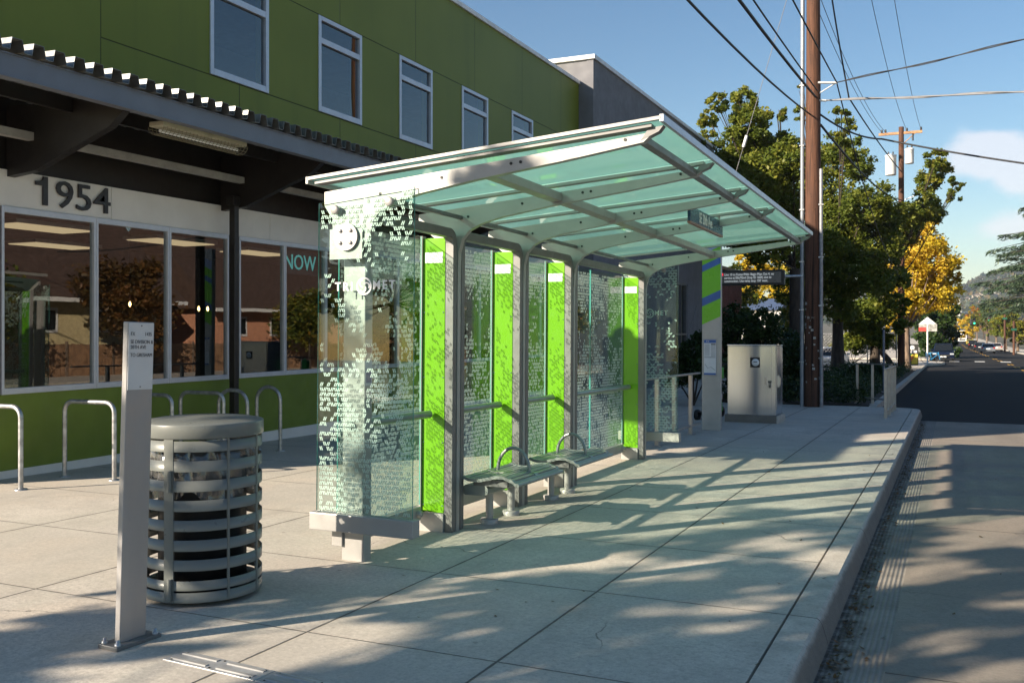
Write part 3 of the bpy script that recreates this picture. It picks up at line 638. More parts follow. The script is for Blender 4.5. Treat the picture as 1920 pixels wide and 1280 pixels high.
def pane(parent_name, a, b, z0, z1, x=GX, axis='x', th=.010, ztop=None):
    mb = MB()
    if axis == 'x':
        mb.cur = 0; mb.add([(x, a, z0), (x, b, z0), (x, b, z1), (x, a, z1), (x+th, a, z0), (x+th, b, z0), (x+th, b, z1), (x+th, a, z1)], [(0, 1, 2, 3), (4, 5, 6, 7)])
        mb.cur = 1; mb.add([(x, a, z0), (x, b, z0), (x, b, z1), (x, a, z1), (x+th, a, z0), (x+th, b, z0), (x+th, b, z1), (x+th, a, z1)], [(0, 1, 5, 4), (1, 2, 6, 5), (2, 3, 7, 6), (3, 0, 4, 7)])
    else:
        zb = z1+.075
        v = [(a, x, z0), (b, x, z0), (b, x, zb), (a, x, z1), (a, x+th, z0), (b, x+th, z0), (b, x+th, zb), (a, x+th, z1)]
        mb.cur = 0; mb.add(v, [(0, 1, 2, 3), (4, 5, 6, 7)]); mb.cur = 1; mb.add(v, [(0, 1, 5, 4), (1, 2, 6, 5), (2, 3, 7, 6), (3, 0, 4, 7)])
    return mb.build(parent_name, [M['glass'], M['gedge']], sh)
segs = []
for k in range(4):
    a, b = YK[k]+.03, YK[k+1]-.14
    segs += [(a, b)] if k < 3 else [(a, (a+b)/2-.012), ((a+b)/2+.012, b)]
    mb = MB(); mb.box(GX-.04, GX+.05, a, b-.05, .10, .215); br = mb.build('bottom_rail', M['metal'], sh, .004)
    mb = MB(); mb.M = Matrix.Translation((GX+.05, b-.10, .16)) @ Matrix.Rotation(R(90), 4, 'Y'); mb.lathe([(.03, 0), (.03, .03), (.024, .036), (.001, .036)], 18); mb.build('bolt', M['metal'], br)
    mb = MB(); mb.box(GX-.02, GX+.03, a+.25, a+.3, -.02, .10); mb.build('rail_foot', M['metal_dark'], br)
    mb = MB(); mb.tube([(-.17, a-.01, .99), (-.17, b-.02, .99)], .033, 14); mb.build('lean_rail', M['bench'], sh)
for i, (a, b) in enumerate(segs):
    p = pane('back_pane', a, b, .22, 2.50)
    frit_obj(p, lambda s, z, a=a: (GX+.0125, a+.01+s, z), (b-a-.02, .23, 2.49, dens_back(20+i)), 0, 40+i)
# end panes with their beams
for (yy, sgn, z1) in ((-.06, -1, 2.615), (YK[4]+.20, 1, 2.615)):
    p = pane('end_pane', -.39, .42, .365, z1, yy, 'y', .012)
    fy = yy+.0145
    frit_obj(p, lambda s, z, fy=fy: (-.38+s, fy, z), (.79, .372, 2.69, dens_end(5 if sgn < 0 else 9), lambda x: 2.60+.09*x/.79, LOGOFREE), 0, 3 if sgn < 0 else 6)
    logo(p, fy+.002 if sgn > 0 else yy-.002, -1)
    mb = MB(); mb.box(-.42, .45, yy-.045, yy+.055, .235, .36); mb.build('end_beam', M['metal'], sh, .006)
    mb = MB()
    for x, z in ((-.24, 2.56), (.22, 2.595)):
        mb.M = Matrix.Translation((x, yy, z)) @ Matrix.Rotation(R(90), 4, 'X'); mb.lathe([(.001, .024), (.028, .024), (.034, .018), (.034, 0), (.012, -.001), (.012, -.03)], 18)
    mb.build('glass_clamp', M['metal'], p)
mb = MB(); mb.box(-.052, -.049, .055, .145, 1.28, 1.62); nt = mb.build('notice', plain('pale_notice', (.42, .46, .52), .4), sh)
mb = MB(); mb.box(-.0487, -.048, .065, .135, 1.52, 1.58); mb.box(-.0487, -.048, .065, .135, 1.30, 1.40); mb.build('print', plain('notice_print', (.06, .09, .2), .5), nt)
# street name blade
bs = thing('street_name_sign', 'dark blue street name blade hanging under the shelter roof', 'sign', (-2.22, 8.8, G(8.8)+2.80), (TILT, 0, 0))
mb = MB(); mb.box(-.014, .014, .02, 1.40, -.085, .075); mb.build('board', plain('navy_sign', (.028, .075, .15), .25, .1), bs, .003)
text('lettering', 'SE 20th Ave', .135, M['white'], bs, (.0155, .36, -.045), ROT_POSX, 'LEFT', .001, bold=.002).scale = (.82, 1.05, 1)
mb = MB(); mb.box(-.0155, .0155, .018, 1.402, -.088, -.068); mb.build('lower_band', plain('reddish_band', (.25, .12, .09), .4), bs)  # reddish strip along the blade's lower edge
mb = MB(); mb.box(-.01, .01, .12, .16, .075, .13); mb.box(-.01, .01, 1.26, 1.30, .075, .13); mb.build('hanger', M['metal'], bs)

# ------------------------------------------------------------------ benches
def bench_profile(u):                                         # u 0..1 from the back edge to the front lip
    P = [(0, .452), (.14, .432), (.3, .43), (.46, .447), (.6, .468), (.74, .468), (.88, .445), (1, .405)]
    for (a, za), (b, zb) in zip(P, P[1:]):
        if u <= b: t = (u-a)/(b-a); t = t*t*(3-2*t); return za+(zb-za)*t
    return P[-1][1]
def bench(label, y0):
    b = thing('metal_bench', label, 'bench', (SX, SY+y0, G(SY+y0)), (TILT, 0, 0), 'slatted metal benches in the bus shelter')
    W_, LN = .52, 1.02; x0 = .02
    mb = MB(); ns = 12
    for k in range(ns):
        u0, u1 = (k+.12)/ns, (k+.88)/ns
        pa, pb = bench_profile(u0), bench_profile(u1)
        mb.prism([(x0+u0*W_, pa-.014), (x0+u1*W_, pb-.014), (x0+u1*W_, pb), (x0+u0*W_, pa)], .03, LN-.03, 'y')
    for ya, yb in ((0, .045), (LN/2-.03, LN/2+.03), (LN-.045, LN)):
        up = [(x0+u*W_, bench_profile(u)+.004) for u in [i/20 for i in range(21)]]; mb.prism(up+[(x, z-.026) for x, z in up[::-1]], ya, yb, 'y')
    mb.tube([(x0+W_, 0, .402), (x0+W_, LN, .402)], .017, 10)
    mb.build('seat', M['bench'], b, .002)
    mb = MB(); mb.tube([(x0+.10+.30*i/24*0+.155*(1-math.cos(math.pi*i/24)), LN/2, .45+.205*math.sin(math.pi*i/24)) for i in range(25)], .0155, 12); mb.build('arm_rest', M['bench'], b)
    mb = MB(); mb.prism([(.0, .30), (.02, .285), (.20, .285), (.235, .30), (.24, .345), (.22, .37), (.02, .37), (0, .355)], .06, LN-.05, 'y'); mb.build('support_beam', M['bench'], b, .006)
    mb = MB(); mb.box(.12, .40, LN/2-.03, LN/2+.03, .37, .43); mb.build('cross_arm', M['metal_dark'], b); mb = MB(); mb.box(.1, .42, .06, .10, .37, .425); mb.build('cross_arm', M['metal_dark'], b)
    for yl in (.34, .80):
        mb = MB(); mb.cyl((.12, yl, .03), .034, .26, 18); lg = mb.build('leg', M['metal'], b); mb = MB(); mb.lathe([(.001, .045), (.075, .045), (.08, .038), (.08, -.01)], 22, (.12, yl, 0)); mb.build('foot_flange', M['metal'], lg)
bench('slatted grey bench with loop armrest, nearer the glass end panel', 1.46)
bench('slatted grey bench with loop armrest and an orange leaf on its seat', 2.90)

# ------------------------------------------------------------------ litter bin
tb = thing('litter_bin', 'grey banded metal litter bin with clear bag beside the stop post', 'bin', (-4.35, 4.79, G(4.79)))
r0 = .366
def band(z0, z1, a0=0, a1=2*math.pi): return MB().lathe([(r0, z0), (r0, z1), (r0-.008, z1), (r0-.008, z0), (r0, z0)], 72, (0, 0, 0), False, a0, a1)
mb = MB()
rows = [(.035, .095), (.108, .165)]+[(.225+.119*k, .219+.119*k+.072) for k in range(7)]
for z0, z1 in rows: mb.lathe([(r0, z0), (r0, z1), (r0-.008, z1), (r0-.008, z0), (r0, z0)], 72)
mb.build('band', M['binpaint'], tb)
def stave(a, w, ro=.003):
    h = w/2/r0
    return [(math.cos(a-h+2*h*i/4)*(r0+ro), math.sin(a-h+2*h*i/4)*(r0+ro)) for i in range(5)]+[(math.cos(a+h-2*h*i/4)*(r0-.01), math.sin(a+h-2*h*i/4)*(r0-.01)) for i in range(5)]
CA = math.atan2(0-4.79, 0+4.35)                                # direction of the open front
for d, w in ((-33, .055), (-28.5, .012), (24, .014), (62, .02), (110, .05), (180, .05), (-110, .05)):
    mb = MB(); mb.prism(stave(CA+R(d), w), .035, 1.03, 'z'); mb.build('stave', M['binpaint'], tb)
mb = MB(); mb.lathe([(.001, 1.128), (.15, 1.125), (.30, 1.115), (.366, 1.104), (.374, 1.100), (.376, 1.095), (.376, 1.022), (.37, 1.015), (.352, 1.012)], 72); mb.build('lid', M['binpaint'], tb)
mb = MB(); mb.lathe([(.27, .90), (.27, .10), (.001, .10)], 40); mb.build('inner_can', M['black'], tb)
mb = MB(); mb.lathe([(.34, .035), (.34, .05), (.001, .05)], 40); mb.lathe([(.22, .05), (.22, -.01)], 30); mb.build('pedestal', M['black'], tb)
for z0 in (.05, .70):
    mb = MB(); a = CA+R(-30.5); mb.tube([(math.cos(a)*(r0+.012), math.sin(a)*(r0+.012), z0), (math.cos(a)*(r0+.012), math.sin(a)*(r0+.012), z0+.13)], .014, 10); mb.build('hinge', M['binpaint'], tb)
def bagmesh():
    r = random.Random(4); mb = MB(); n = 90; zs = [.97, .93, .87, .78, .70, .65]; vs = []
    ph = [r.random()*6.28 for _ in range(8)]
    for j, z in enumerate(zs):
        for i in range(n):
            a = 2*math.pi*i/n; w = .012*math.sin(9*a+ph[0]+j*.6)+.010*math.sin(17*a+ph[1]-j)+.008*math.sin(29*a+ph[2]+j*1.3)
            zz = z+(.03*math.sin(5*a+ph[3])+.02*math.sin(11*a+ph[4]) if j > 2 else .012*math.sin(7*a+ph[5]))
            rr = .295+.012*j*(1 if j < 4 else .6)+w; vs.append((rr*math.cos(a), rr*math.sin(a), zz))
    mb.add(vs, [(j*n+i, j*n+(i+1) % n, (j+1)*n+(i+1) % n, (j+1)*n+i) for j in range(len(zs)-1) for i in range(n)], True)
    t = NT('clear_bag'); tr = t.n('ShaderNodeBsdfTransparent'); gl = t.n('ShaderNodeBsdfGlossy'); gl.inputs['Roughness'].default_value = .12; df = t.n('ShaderNodeBsdfDiffuse'); df.inputs[0].default_value = (.6, .6, .62, 1)
    bp = t.bump(t.noise(7, 2, .5, stretch=(1, 1, .4)), .03, .8); t.t.links.new(bp, gl.inputs['Normal'])
    a = t.n('ShaderNodeMixShader'); a.inputs[0].default_value = .5; t.t.links.new(gl.outputs[0], a.inputs[1]); t.t.links.new(df.outputs[0], a.inputs[2])
    c = t.n('ShaderNodeMixShader'); c.inputs[0].default_value = .17; t.t.links.new(tr.outputs[0], c.inputs[1]); t.t.links.new(a.outputs[0], c.inputs[2])
    mb.build('bag', t.done(c.outputs[0]), tb)
bagmesh()

# ------------------------------------------------------------------ stop post in front
sp = thing('stop_post', 'flat aluminium stop post with black route lettering near the bin', 'sign post', (-3.985, 3.84, G(3.84)), (TILT-.010, .012, R(-2)))
mb = MB(); mb.box(-.018, .018, -.088, .088, .02, 1.705); mb.build('post', M['postmetal'], sp, .004)
mb = MB(); mb.box(-.07, .07, -.15, .15, 0, .022); mb.build('base_plate', M['metal_dark'], sp, .003)
for x in (-.048, .048):
    for y in (-.125, .125):
        mb = MB(); mb.lathe([(.017, .022), (.017, .034), (.010, .036), (.010, .05), (.001, .052)], 12, (x, y, 0)); mb.build('bolt', M['galv'], sp)
mb = MB(); mb.box(.0185, .0215, -.084, .084, 1.345, 1.70); sgp = mb.build('sign_panel', plain('sign_white', (.62, .63, .64), .35, .1, .03), sp)
for s, y, z in (('FX', -.072, 1.632), ('1435', .022, 1.632), ('SE DIVISION &', -.072, 1.59), ('20TH AVE', -.072, 1.562), ('TO GRESHAM', -.072, 1.520)):
    text('lettering', s, .028, M['ink'], sgp, (.0225, y, z), ROT_POSX, 'LEFT', .0005).scale = (.86, 1, 1)
mb = MB()
for z in (1.36, 1.685): mb.tube([(.0215, 0, z), (.0235, 0, z)], .004, 8)
mb.build('rivet', M['metal_dark'], sgp)
# ------------------------------------------------------------------ tactile strip
ts = thing('tactile_strip', 'pale steel guide bars set flush in the paving at the front', 'guide strip', (0, 0, 0))
d0 = Vector((-3.62, 3.70, 0)); ang = math.atan2(-.14, 1.9)
ts.location = (d0.x, d0.y, G(d0.y)); ts.rotation_euler = (0, TILT*.0, ang)
for k in range(3):
    mb = MB(); mb.box(k*.62, k*.62+.61, 0, .145, -.005, .006); pt = mb.build('plate', plain('steel_plate', (.46, .47, .48), .4, .5, .12, 20), ts, .002)
    mb = MB()
    for y in (.035, .11):
        for (a, b) in ((.03, .27), (.34, .58)): mb.prism([(y-.014, .006), (y+.014, .006), (y+.009, .011), (y-.009, .011)], k*.62+a, k*.62+b, 'x')
    mb.build('bar', M['metal'], pt)
    mb = MB()
    for x in (.04, .30, .57):
        for y in (.02, .125): mb.tube([(k*.62+x, y, .006), (k*.62+x, y, .0085)], .006, 8)
    mb.build('rivet', M['black'], pt)

# ------------------------------------------------------------------ bike racks
def rack(label, x0, y0, x1, y1, h=.88, rr=.12):
    c = ((x0+x1)/2, (y0+y1)/2); w = math.hypot(x1-x0, y1-y0)/2; t = thing('bike_rack', label, 'bike rack', (c[0], c[1], G(c[1])), (0, 0, math.atan2(y1-y0, x1-x0)), 'steel hoop bike racks by the storefront')
    p = [(-w, 0, 0), (-w, 0, h-rr)]+[(-w+rr*(1-math.cos(a)), 0, h-rr+rr*math.sin(a)) for a in [R(15)*i for i in range(1, 7)]]
    p += [(w-rr*(1-math.sin(a)), 0, h-rr+rr*math.cos(a)) for a in [R(15)*i for i in range(0, 7)]]+[(w, 0, 0)]
    mb = MB(); mb.tube(p, .026, 14); mb.build('hoop', M['galv'], t)
    for s in (-w, w): mb = MB(); mb.lathe([(.001, .012), (.065, .012), (.065, -.005)], 16, (s, 0, 0)); mb.build('base_flange', M['galv'], t)
rack('steel hoop bike rack cut off by the left edge of the photo', -9.76, 7.15, -9.01, 7.18)
rack('sunlit square-topped steel bike rack left of the stop post', -9.42, 8.09, -8.68, 8.13)
rack('steel bike rack half hidden behind the stop post', -9.86, 9.5, -9.14, 9.5)
rack('wide steel bike rack rising just above the litter bin', -9.66, 10.2, -8.95, 10.25)
rack('steel bike rack in front of the dark column above the bin', -9.36, 10.62, -8.88, 10.65, .9, .2)
rack('tall narrow arched bike rack beside the glass end panel', -9.25, 11.3, -8.84, 11.32, .92, .2)
# ------------------------------------------------------------------ pylon
py = thing('stop_pylon', 'slim stop pylon with green and blue bands and a framed timetable', 'pylon', (-4.0, 17.55, G(17.55)), (TILT, 0, 0))
mb = MB(); mb.box(-.17, .17, -.05, .07, .0, 3.7); mb.build('body', plain('pylon_silver', (.42, .42, .41), .4, .3, .05), py, .006)
GY = -.052
def bandq(name, z0, z1, m, s=.15):                            # slanted colour band wrapping the front
    mb = MB(); mb.prism([(-.169, z0), (.169, z0+s), (.169, z1+s), (-.169, z1)], GY-.002, GY, 'y'); return mb.build(name, m, py)
blue = plain('pylon_blue', (.03, .13, .42), .35)
bandq('green_band', 1.92, 2.25, M['greenbright']); bandq('blue_band', 2.251, 2.40, blue); bandq('green_band', 2.401, 2.88, M['greenbright']); bandq('blue_band', 2.881, 3.0, blue); bandq('green_band', 3.001, 3.2, M['greenbright']); bandq('blue_band', 3.201, 3.4, plain('pylon_pale_blue', (.3, .38, .6), .35))
mb = MB(); mb.box(-.14, .105, GY-.014, GY-.001, .99, 1.66); tf = mb.build('timetable', M['metal'], py, .003)
mb = MB(); mb.box(-.128, .093, GY-.0165, GY-.0145, 1.005, 1.645); po = mb.build('poster', M['white'], tf)
mb = MB()
mb.box(-.126, .091, GY-.0185, GY-.0168, 1.585, 1.643); mb.box(-.126, .091, GY-.0185, GY-.0168, 1.007, 1.04); mb.build('header', blue, po)
text('lettering', 'FX', .05, M['white'], po, (-.09, GY-.019, 1.597), ROT_NEGY, 'LEFT', .0004)
mb = MB()
for k in range(11):
    z = 1.555-k*.02; mb.box(-.118, -.025, GY-.0175, GY-.0168, z, z+.006)
    mb.box(0.0, .085, GY-.0175, GY-.0168, z-.01, z-.004)
mb.box(-.12, .085, GY-.0175, GY-.0168, 1.32, 1.33); mb.box(0, .085, GY-.0175, GY-.0168, 1.555, 1.575); mb.tube([(-.11, GY-.017, 1.2), (-.06, GY-.017, 1.13), (.0, GY-.017, 1.15), (.08, GY-.017, 1.09)], .003, 4)
mb.build('print', plain('timetable_print', (.14, .15, .17), .5), po)
# ------------------------------------------------------------------ control cabinet
cb = thing('control_cabinet', 'stainless steel electrical cabinet with a meter window on a concrete plinth', 'cabinet', (-3.66, 19.95, G(19.95)), (TILT, 0, 0))
mb = MB(); mb.box(-.52, .53, -.45, .47, -.05, .15); mb.build('plinth', M['kerb'], cb, .01)
mb = MB(); mb.box(-.475, .475, -.40, .42, .15, 1.53); mb.box(-.485, .485, -.41, .43, 1.53, 1.555); mb.build('body', M['stain'], cb, .006)
mb = MB(); mb.box(-.455, .40, -.415, -.401, .27, 1.515); dr = mb.build('door', M['stain'], cb, .004)
mb = MB(); mb.box(-.02, .17, -.422, -.416, 1.10, 1.30); mt = mb.build('meter', M['black'], dr, .003)
mb = MB(); mb.M = Matrix.Translation((.085, -.422, 1.20)) @ Matrix.Rotation(R(90), 4, 'X'); mb.lathe([(.001, .02), (.055, .02), (.07, .01), (.075, 0)], 24); mb.build('dial', M['white'], mt)
mb = MB(); mb.box(.05, .12, -.4445, -.4425, 1.205, 1.22); mb.build('display', M['ink'], mt)
mb = MB(); mb.box(.265, .305, -.43, -.416, .73, .93); mb.tube([(.285, -.44, .90), (.285, -.44, .76)], .012, 8); mb.box(.19, .22, -.42, -.416, .86, .90); mb.build('handle', M['stain'], dr, .004)
mb = MB(); mb.box(.33, .40, -.43, -.416, .80, .84); mb.box(.345, .385, -.445, -.43, .70, .76); mb.tube([(.35, -.437, .76), (.352, -.437, .80), (.365, -.437, .815), (.378, -.437, .80), (.38, -.437, .76)], .006, 6); mb.build('padlock', plain('dark_lock', (.12, .12, .12), .4, .7), dr)
mb = MB(); mb.box(.4755, .49, -.34, .36, .27, 1.5); sd = mb.build('side_door', M['stain'], cb, .004); mb = MB(); mb.tube([(.51, -.1, .74), (.51, -.1, .9)], .014, 8); mb.box(.49, .505, -.13, -.07, .7, .94); mb.build('handle', M['stain'], sd)
# scooter behind the cabinet
scm = plain('scooter_green', (.02, .45, .05), .4)
se = thing('kick_scooter', 'bright green electric kick scooter parked behind the steel cabinet', 'scooter', (-4.62, 20.3, G(20.3)), (0, 0, R(75)))
mb = MB(); mb.box(-.55, .2, -.08, .08, .10, .16); mb.build('deck', M['black'], se, .01)
for x in (-.62, .42):
    mb = MB(); mb.M = Matrix.Translation((x, .03, .11)) @ Matrix.Rotation(R(90), 4, 'X'); mb.lathe([(.06, 0), (.11, 0), (.115, .02), (.115, .04), (.11, .06), (.06, .06)], 24); mb.build('wheel', M['black'], se)
mb = MB(); mb.tube([(.42, 0, .13), (.34, 0, .5), (.28, 0, 1.10)], .035, 10); mb.build('steering_column', scm, se)
mb = MB(); mb.box(.22, .42, -.07, .07, .82, 1.06); mb.build('battery_case', scm, se, .02)
mb = MB(); mb.tube([(.27, -.26, 1.12), (.27, 0, 1.14), (.27, .26, 1.12)], .018, 8); mb.build('handlebar', M['black'], se)
mb = MB(); mb.box(.33, .37, -.05, .05, .38, .50); mb.build('tag', M['white'], se)
# ------------------------------------------------------------------ rails
railm = plain('rail_aluminium', (.42, .39, .37), .35, .7, .1, 8)
def rail(label, pts, posts, h=1.06, lower=True):
    b = Vector((pts[0][0], pts[0][1], G(pts[0][1]))); t = thing('guard_rail', label, 'railing', b)
    def q(p, z): return (p[0]-b.x, p[1]-b.y, G(p[1])-b.z+z)
    mb = MB()
    for a, c in zip(pts, pts[1:]):
        d = Vector((c[0]-a[0], c[1]-a[1], 0)).normalized(); n = Vector((-d.y, d.x, 0))*.03
        for z0, z1 in ((h-.03, h),)+(((.13, .165),) if lower else ()):
            A, C = Vector(q(a, z0)), Vector(q(c, z0)); up = Vector((0, 0, z1-z0)); mb.add([A-n, A+n, C+n, C-n, A-n+up, A+n+up, C+n+up, C-n+up], [(3, 2, 1, 0), (4, 5, 6, 7), (0, 1, 5, 4), (1, 2, 6, 5), (2, 3, 7, 6), (3, 0, 4, 7)])
    mb.build('rail', railm, t, .004)
    for p in posts:
        x, y, z = q(p, 0); mb = MB(); mb.box(x-.032, x+.032, y-.032, y+.032, z+.01, z+h-.032); ps = mb.build('post', railm, t, .004)
        mb = MB(); mb.box(x-.07, x+.07, y-.07, y+.07, z-.01, z+.012); mb.build('base_plate', M['galv'], ps)
rail('low metal guard rail running along the kerb at the platform end', [(-1.29, 21.84), (-1.26, 24.9)], [(-1.29, 21.9), (-1.28, 22.9), (-1.27, 23.9), (-1.26, 24.84)])
rail('metal guard rail on a low kerb turned away from the road', [(-2.33, 27.25), (-1.4, 26.35)], [(-2.31, 27.23), (-1.9, 26.84), (-1.45, 26.4)])
rail('metal guard rail behind the far glass end of the shelter', [(-4.15, 13.6), (-4.15, 17.2)], [(-4.15, 14.5), (-4.15, 15.5), (-4.15, 16.6)])
# ------------------------------------------------------------------ utility poles
PX, PY = -3.17, 25.1
up = thing('utility_pole', 'thick reddish wooden utility pole with grey conduits beside the shelter roof', 'utility pole', (PX, PY, G(PY)))
mb = MB(); n = 26; zz = [0, 1, 2.5, 4, 6, 8, 10, 12, 13.6]; rr = random.Random(3)
mb.tube([(rr.uniform(-.006, .006), rr.uniform(-.006, .006), z) for z in zz], [.215-.005*z for z in zz], n); mb.build('shaft', M['polewood'], up)
mb = MB(); mb.tube([(-.26, -.08, -.02), (-.25, -.08, 6), (-.24, -.08, 13.4)], .05, 12); mb.build('conduit', plain('conduit_grey', (.28, .30, .33), .4, .3, .1), up)
mb = MB(); mb.tube([(.215, -.14, -.02), (.205, -.14, 5.9)], .042, 12); mb.build('conduit', plain('conduit_pale', (.30, .30, .32), .45, .2, .2, 14), up)
mb = MB()
for z in (1.1, 2.4, 3.6, 4.9, 6.5, 8.0):
    mb.box(-.32, -.20, -.14, -.12, z, z+.03); 
    if z < 5.8: mb.box(.15, .27, -.195, -.18, z+.1, z+.13)
mb.build('clamp', M['galv'], up)
mb = MB()
rr = random.Random(12)
for k in range(26):
    a = rr.uniform(-2.6, -.4); z = rr.uniform(.6, 2.6); r = .215-.005*z+.002; s = rr.uniform(.012, .04)
    c = Vector((math.cos(a)*r, math.sin(a)*r, z)); tx = Vector((-math.sin(a), math.cos(a), 0)); uz = Vector((0, 0, 1)); mb.quad(c-tx*s-uz*s, c+tx*s-uz*s, c+tx*s+uz*s*.7, c-tx*s+uz*s)
mb.build('paper_scrap', plain('paper_scraps', (.42, .40, .36), .8, 0, .4, 20), up)
mb = MB(); mb.tube([(.12, -.1, 8.05), (.55, .1, 8.05)], .03, 8); mb.tube([(.1, -.1, 7.75), (.5, .1, 8.03)], .015, 6); mb.tube([(.15, -.05, 7.62), (.3, .05, 7.62)], .03, 8); mb.build('service_bracket', M['white'], up)
mb = MB(); mb.box(-1.15, 1.6, -.06, .06, 12.75, 12.87); mb.build('crossarm', M['polewood'], up)
mb = MB()
for x in (-1.0, -.75, .8, 1.45): mb.lathe([(.02, 0), (.05, .05), (.03, .08), (.05, .11), (.001, .14)], 10, (x, 0, 12.87))
mb.build('insulator', M['ink'], up)
P2 = (-2.69, 60.0)
u2 = thing('utility_pole', 'far wooden utility pole with a crossarm and two white transformers', 'utility pole', (P2[0], P2[1], G(60)))
H2 = 13.2-G(60)
mb = MB(); mb.tube([(0, 0, 0), (0, 0, H2)], [.20, .14], 16); mb.build('shaft', M['polewood'], u2)
mb = MB(); mb.box(-1.22, 1.12, -.06, .06, H2-.42, H2-.28); mb.tube([(-.02, -.09, H2-1.1), (.75, -.09, H2-.42)], .025, 6); mb.build('crossarm', plain('pale_crossarm', (.40, .22, .11), .7, 0, .2, 6), u2)
mb = MB()
for x in (-1.05, -.85, .3, 1.05): mb.lathe([(.03, 0), (.07, .08), (.04, .12), (.07, .17), (.001, .22)], 10, (x, 0, H2-.28))
mb.tube([(.62, -.1, H2-.45), (.62, -.1, H2-.85)], .05, 8); mb.build('insulator', M['ink'], u2)
for (x, r, z0, h) in ((-.56, .30, H2-2.75, 1.15), (.44, .24, H2-2.15, .85)):
    mb = MB(); mb.lathe([(.001, 0), (r*.95, 0), (r, .04), (r, h-.08), (r*1.06, h-.06), (r*1.06, h), (r*.5, h+.06), (.001, h+.07)], 22, (x, -.05, z0)); tr = mb.build('transformer', M['white'], u2)
    mb = MB(); mb.lathe([(.03, h+.05), (.05, h+.12), (.02, h+.22)], 8, (x-.12, -.05, z0)); mb.lathe([(.03, h+.05), (.05, h+.12), (.02, h+.22)], 8, (x+.12, -.05, z0)); mb.build('bushing', M['ink'], tr)
mb = MB(); mb.tube([(.2, 0, H2-4.2), (1.6, -.3, H2-3.7)], .03, 6); mb.lathe([(.001, 0), (.12, .0), (.1, .1), (.001, .12)], 12, (1.6, -.3, H2-3.78)); mb.build('street_light', M['galv'], u2)
# wires
WG = 'overhead wires along the street'
def wire(label, pts, sag=0, r=.012, m='cable', group=None, n=24, twist=0):
    P = [Vector(p) for p in pts]; path = []
    for a, b in zip(P, P[1:]):
        for i in range(n):
            f = i/n; p = a.lerp(b, f); p = p-Vector((0, 0, 4*sag*f*(1-f))); path.append(p)
    path.append(P[-1]); o0 = path[0].copy()
    mb = MB(); mb.tube([p-o0 for p in path], r, 6)
    if twist:
        mb.tube([p-o0+Vector((0, .03*math.cos(i*.9), .03*math.sin(i*.9))) for i, p in enumerate(path)], r*.8, 5)
    o = mb.build('overhead_wire', M[m]); o.location = o0; return tag(o, label, 'wire', group)
z0 = G(PY)
wire('lowest black cable sweeping from the pole to the top edge above the shelter', [(-3.25, 25.0, 6.96), (-3.2, -20, 7.0)], 1.2, .02)
wire('thick black cable bundle, second from the left above the shelter roof', [(-3.1, 24.95, 7.36), (-3.15, -20, 7.4)], .75, .028)
wire('thin black cable just right of the thick bundle above the roof', [(-3.05, 24.95, 7.5), (-3.1, -20, 7.6)], .6, .016)
wire('black cable crossing in front of the upper wooden pole', [(-2.62, 25.2, 7.72), (-2.95, -20, 8.4)], .35, .016)
wire('upper grey service wire rising across the sky to the right edge', [(-2.62, 25.2, 7.72), (12.5, 18.6, 8.9)], .28, .014, 'cable', None, 40, 1)
wire('twisted grey service cable running level to the right edge', [(-2.9, 25.2, 7.3), (12.5, 19.5, 5.6)], .12, .02, 'cablegrey', None, 40, 1)
wire('heavy black cable dropping from the pole towards the lower right', [(-3.0, 25.2, 6.95), (-1.9, 30.5, 7.2), (6, 28.5, 5.1), (12, 27, 4.6)], .15, .026)
wire('leftmost thin power line between the two pole crossarms', [(PX-1.0, PY, z0+12.98), (P2[0]-1.05, 60, 12.98)], .75, .011, 'cable', WG)
wire('second thin power line from the left between the crossarms', [(PX-.75, PY, z0+12.98), (P2[0]-.85, 60, 12.98)], .85, .011, 'cable', WG)
wire('third thin power line from the left, reaching the crossarm by the pole top', [(PX+.8, PY, z0+12.98), (P2[0]+.3, 60, 12.98)], .75, .011, 'cable', WG)
wire('rightmost thin power line, ending at the right tip of the crossarm', [(PX+1.45, PY, z0+12.98), (P2[0]+1.05, 60, 12.98)], .75, .011, 'cable', WG)
wire('black cable falling steeply behind the pole into the green tree', [(-2.85, 25.3, 10.6), (-2.45, 26.5, 7.6), (-1.85, 42, 7.9)], .1, .02)
wire('black cable beside it slanting down into the tree crown', [(-2.62, 25.2, 7.72), (-2.4, 38, 4.9), (-2.5, 60, 4.2)], .2, .016)
wire('heavy black communication cable strung from pole to pole through the tree', [(-3.0, 25.2, 6.7), (P2[0], 60, 9.0)], .4, .03)
gu = thing('guy_wire', 'pale guy wire with a white insulator slanting left of the pole', 'wire', (PX, PY, z0+12.4))
end = Vector((-7.0, 25.6, G(25))) - Vector((PX, PY, z0+12.4))
mb = MB(); mb.tube([(0, 0, 0), tuple(end)], .008, 6); mb.build('strand', M['cablegrey'], gu)
mb = MB(); q = end*.44; mb.tube([tuple(q), tuple(q+end.normalized()*.3)], .04, 10); mb.build('insulator', M['white'], gu)
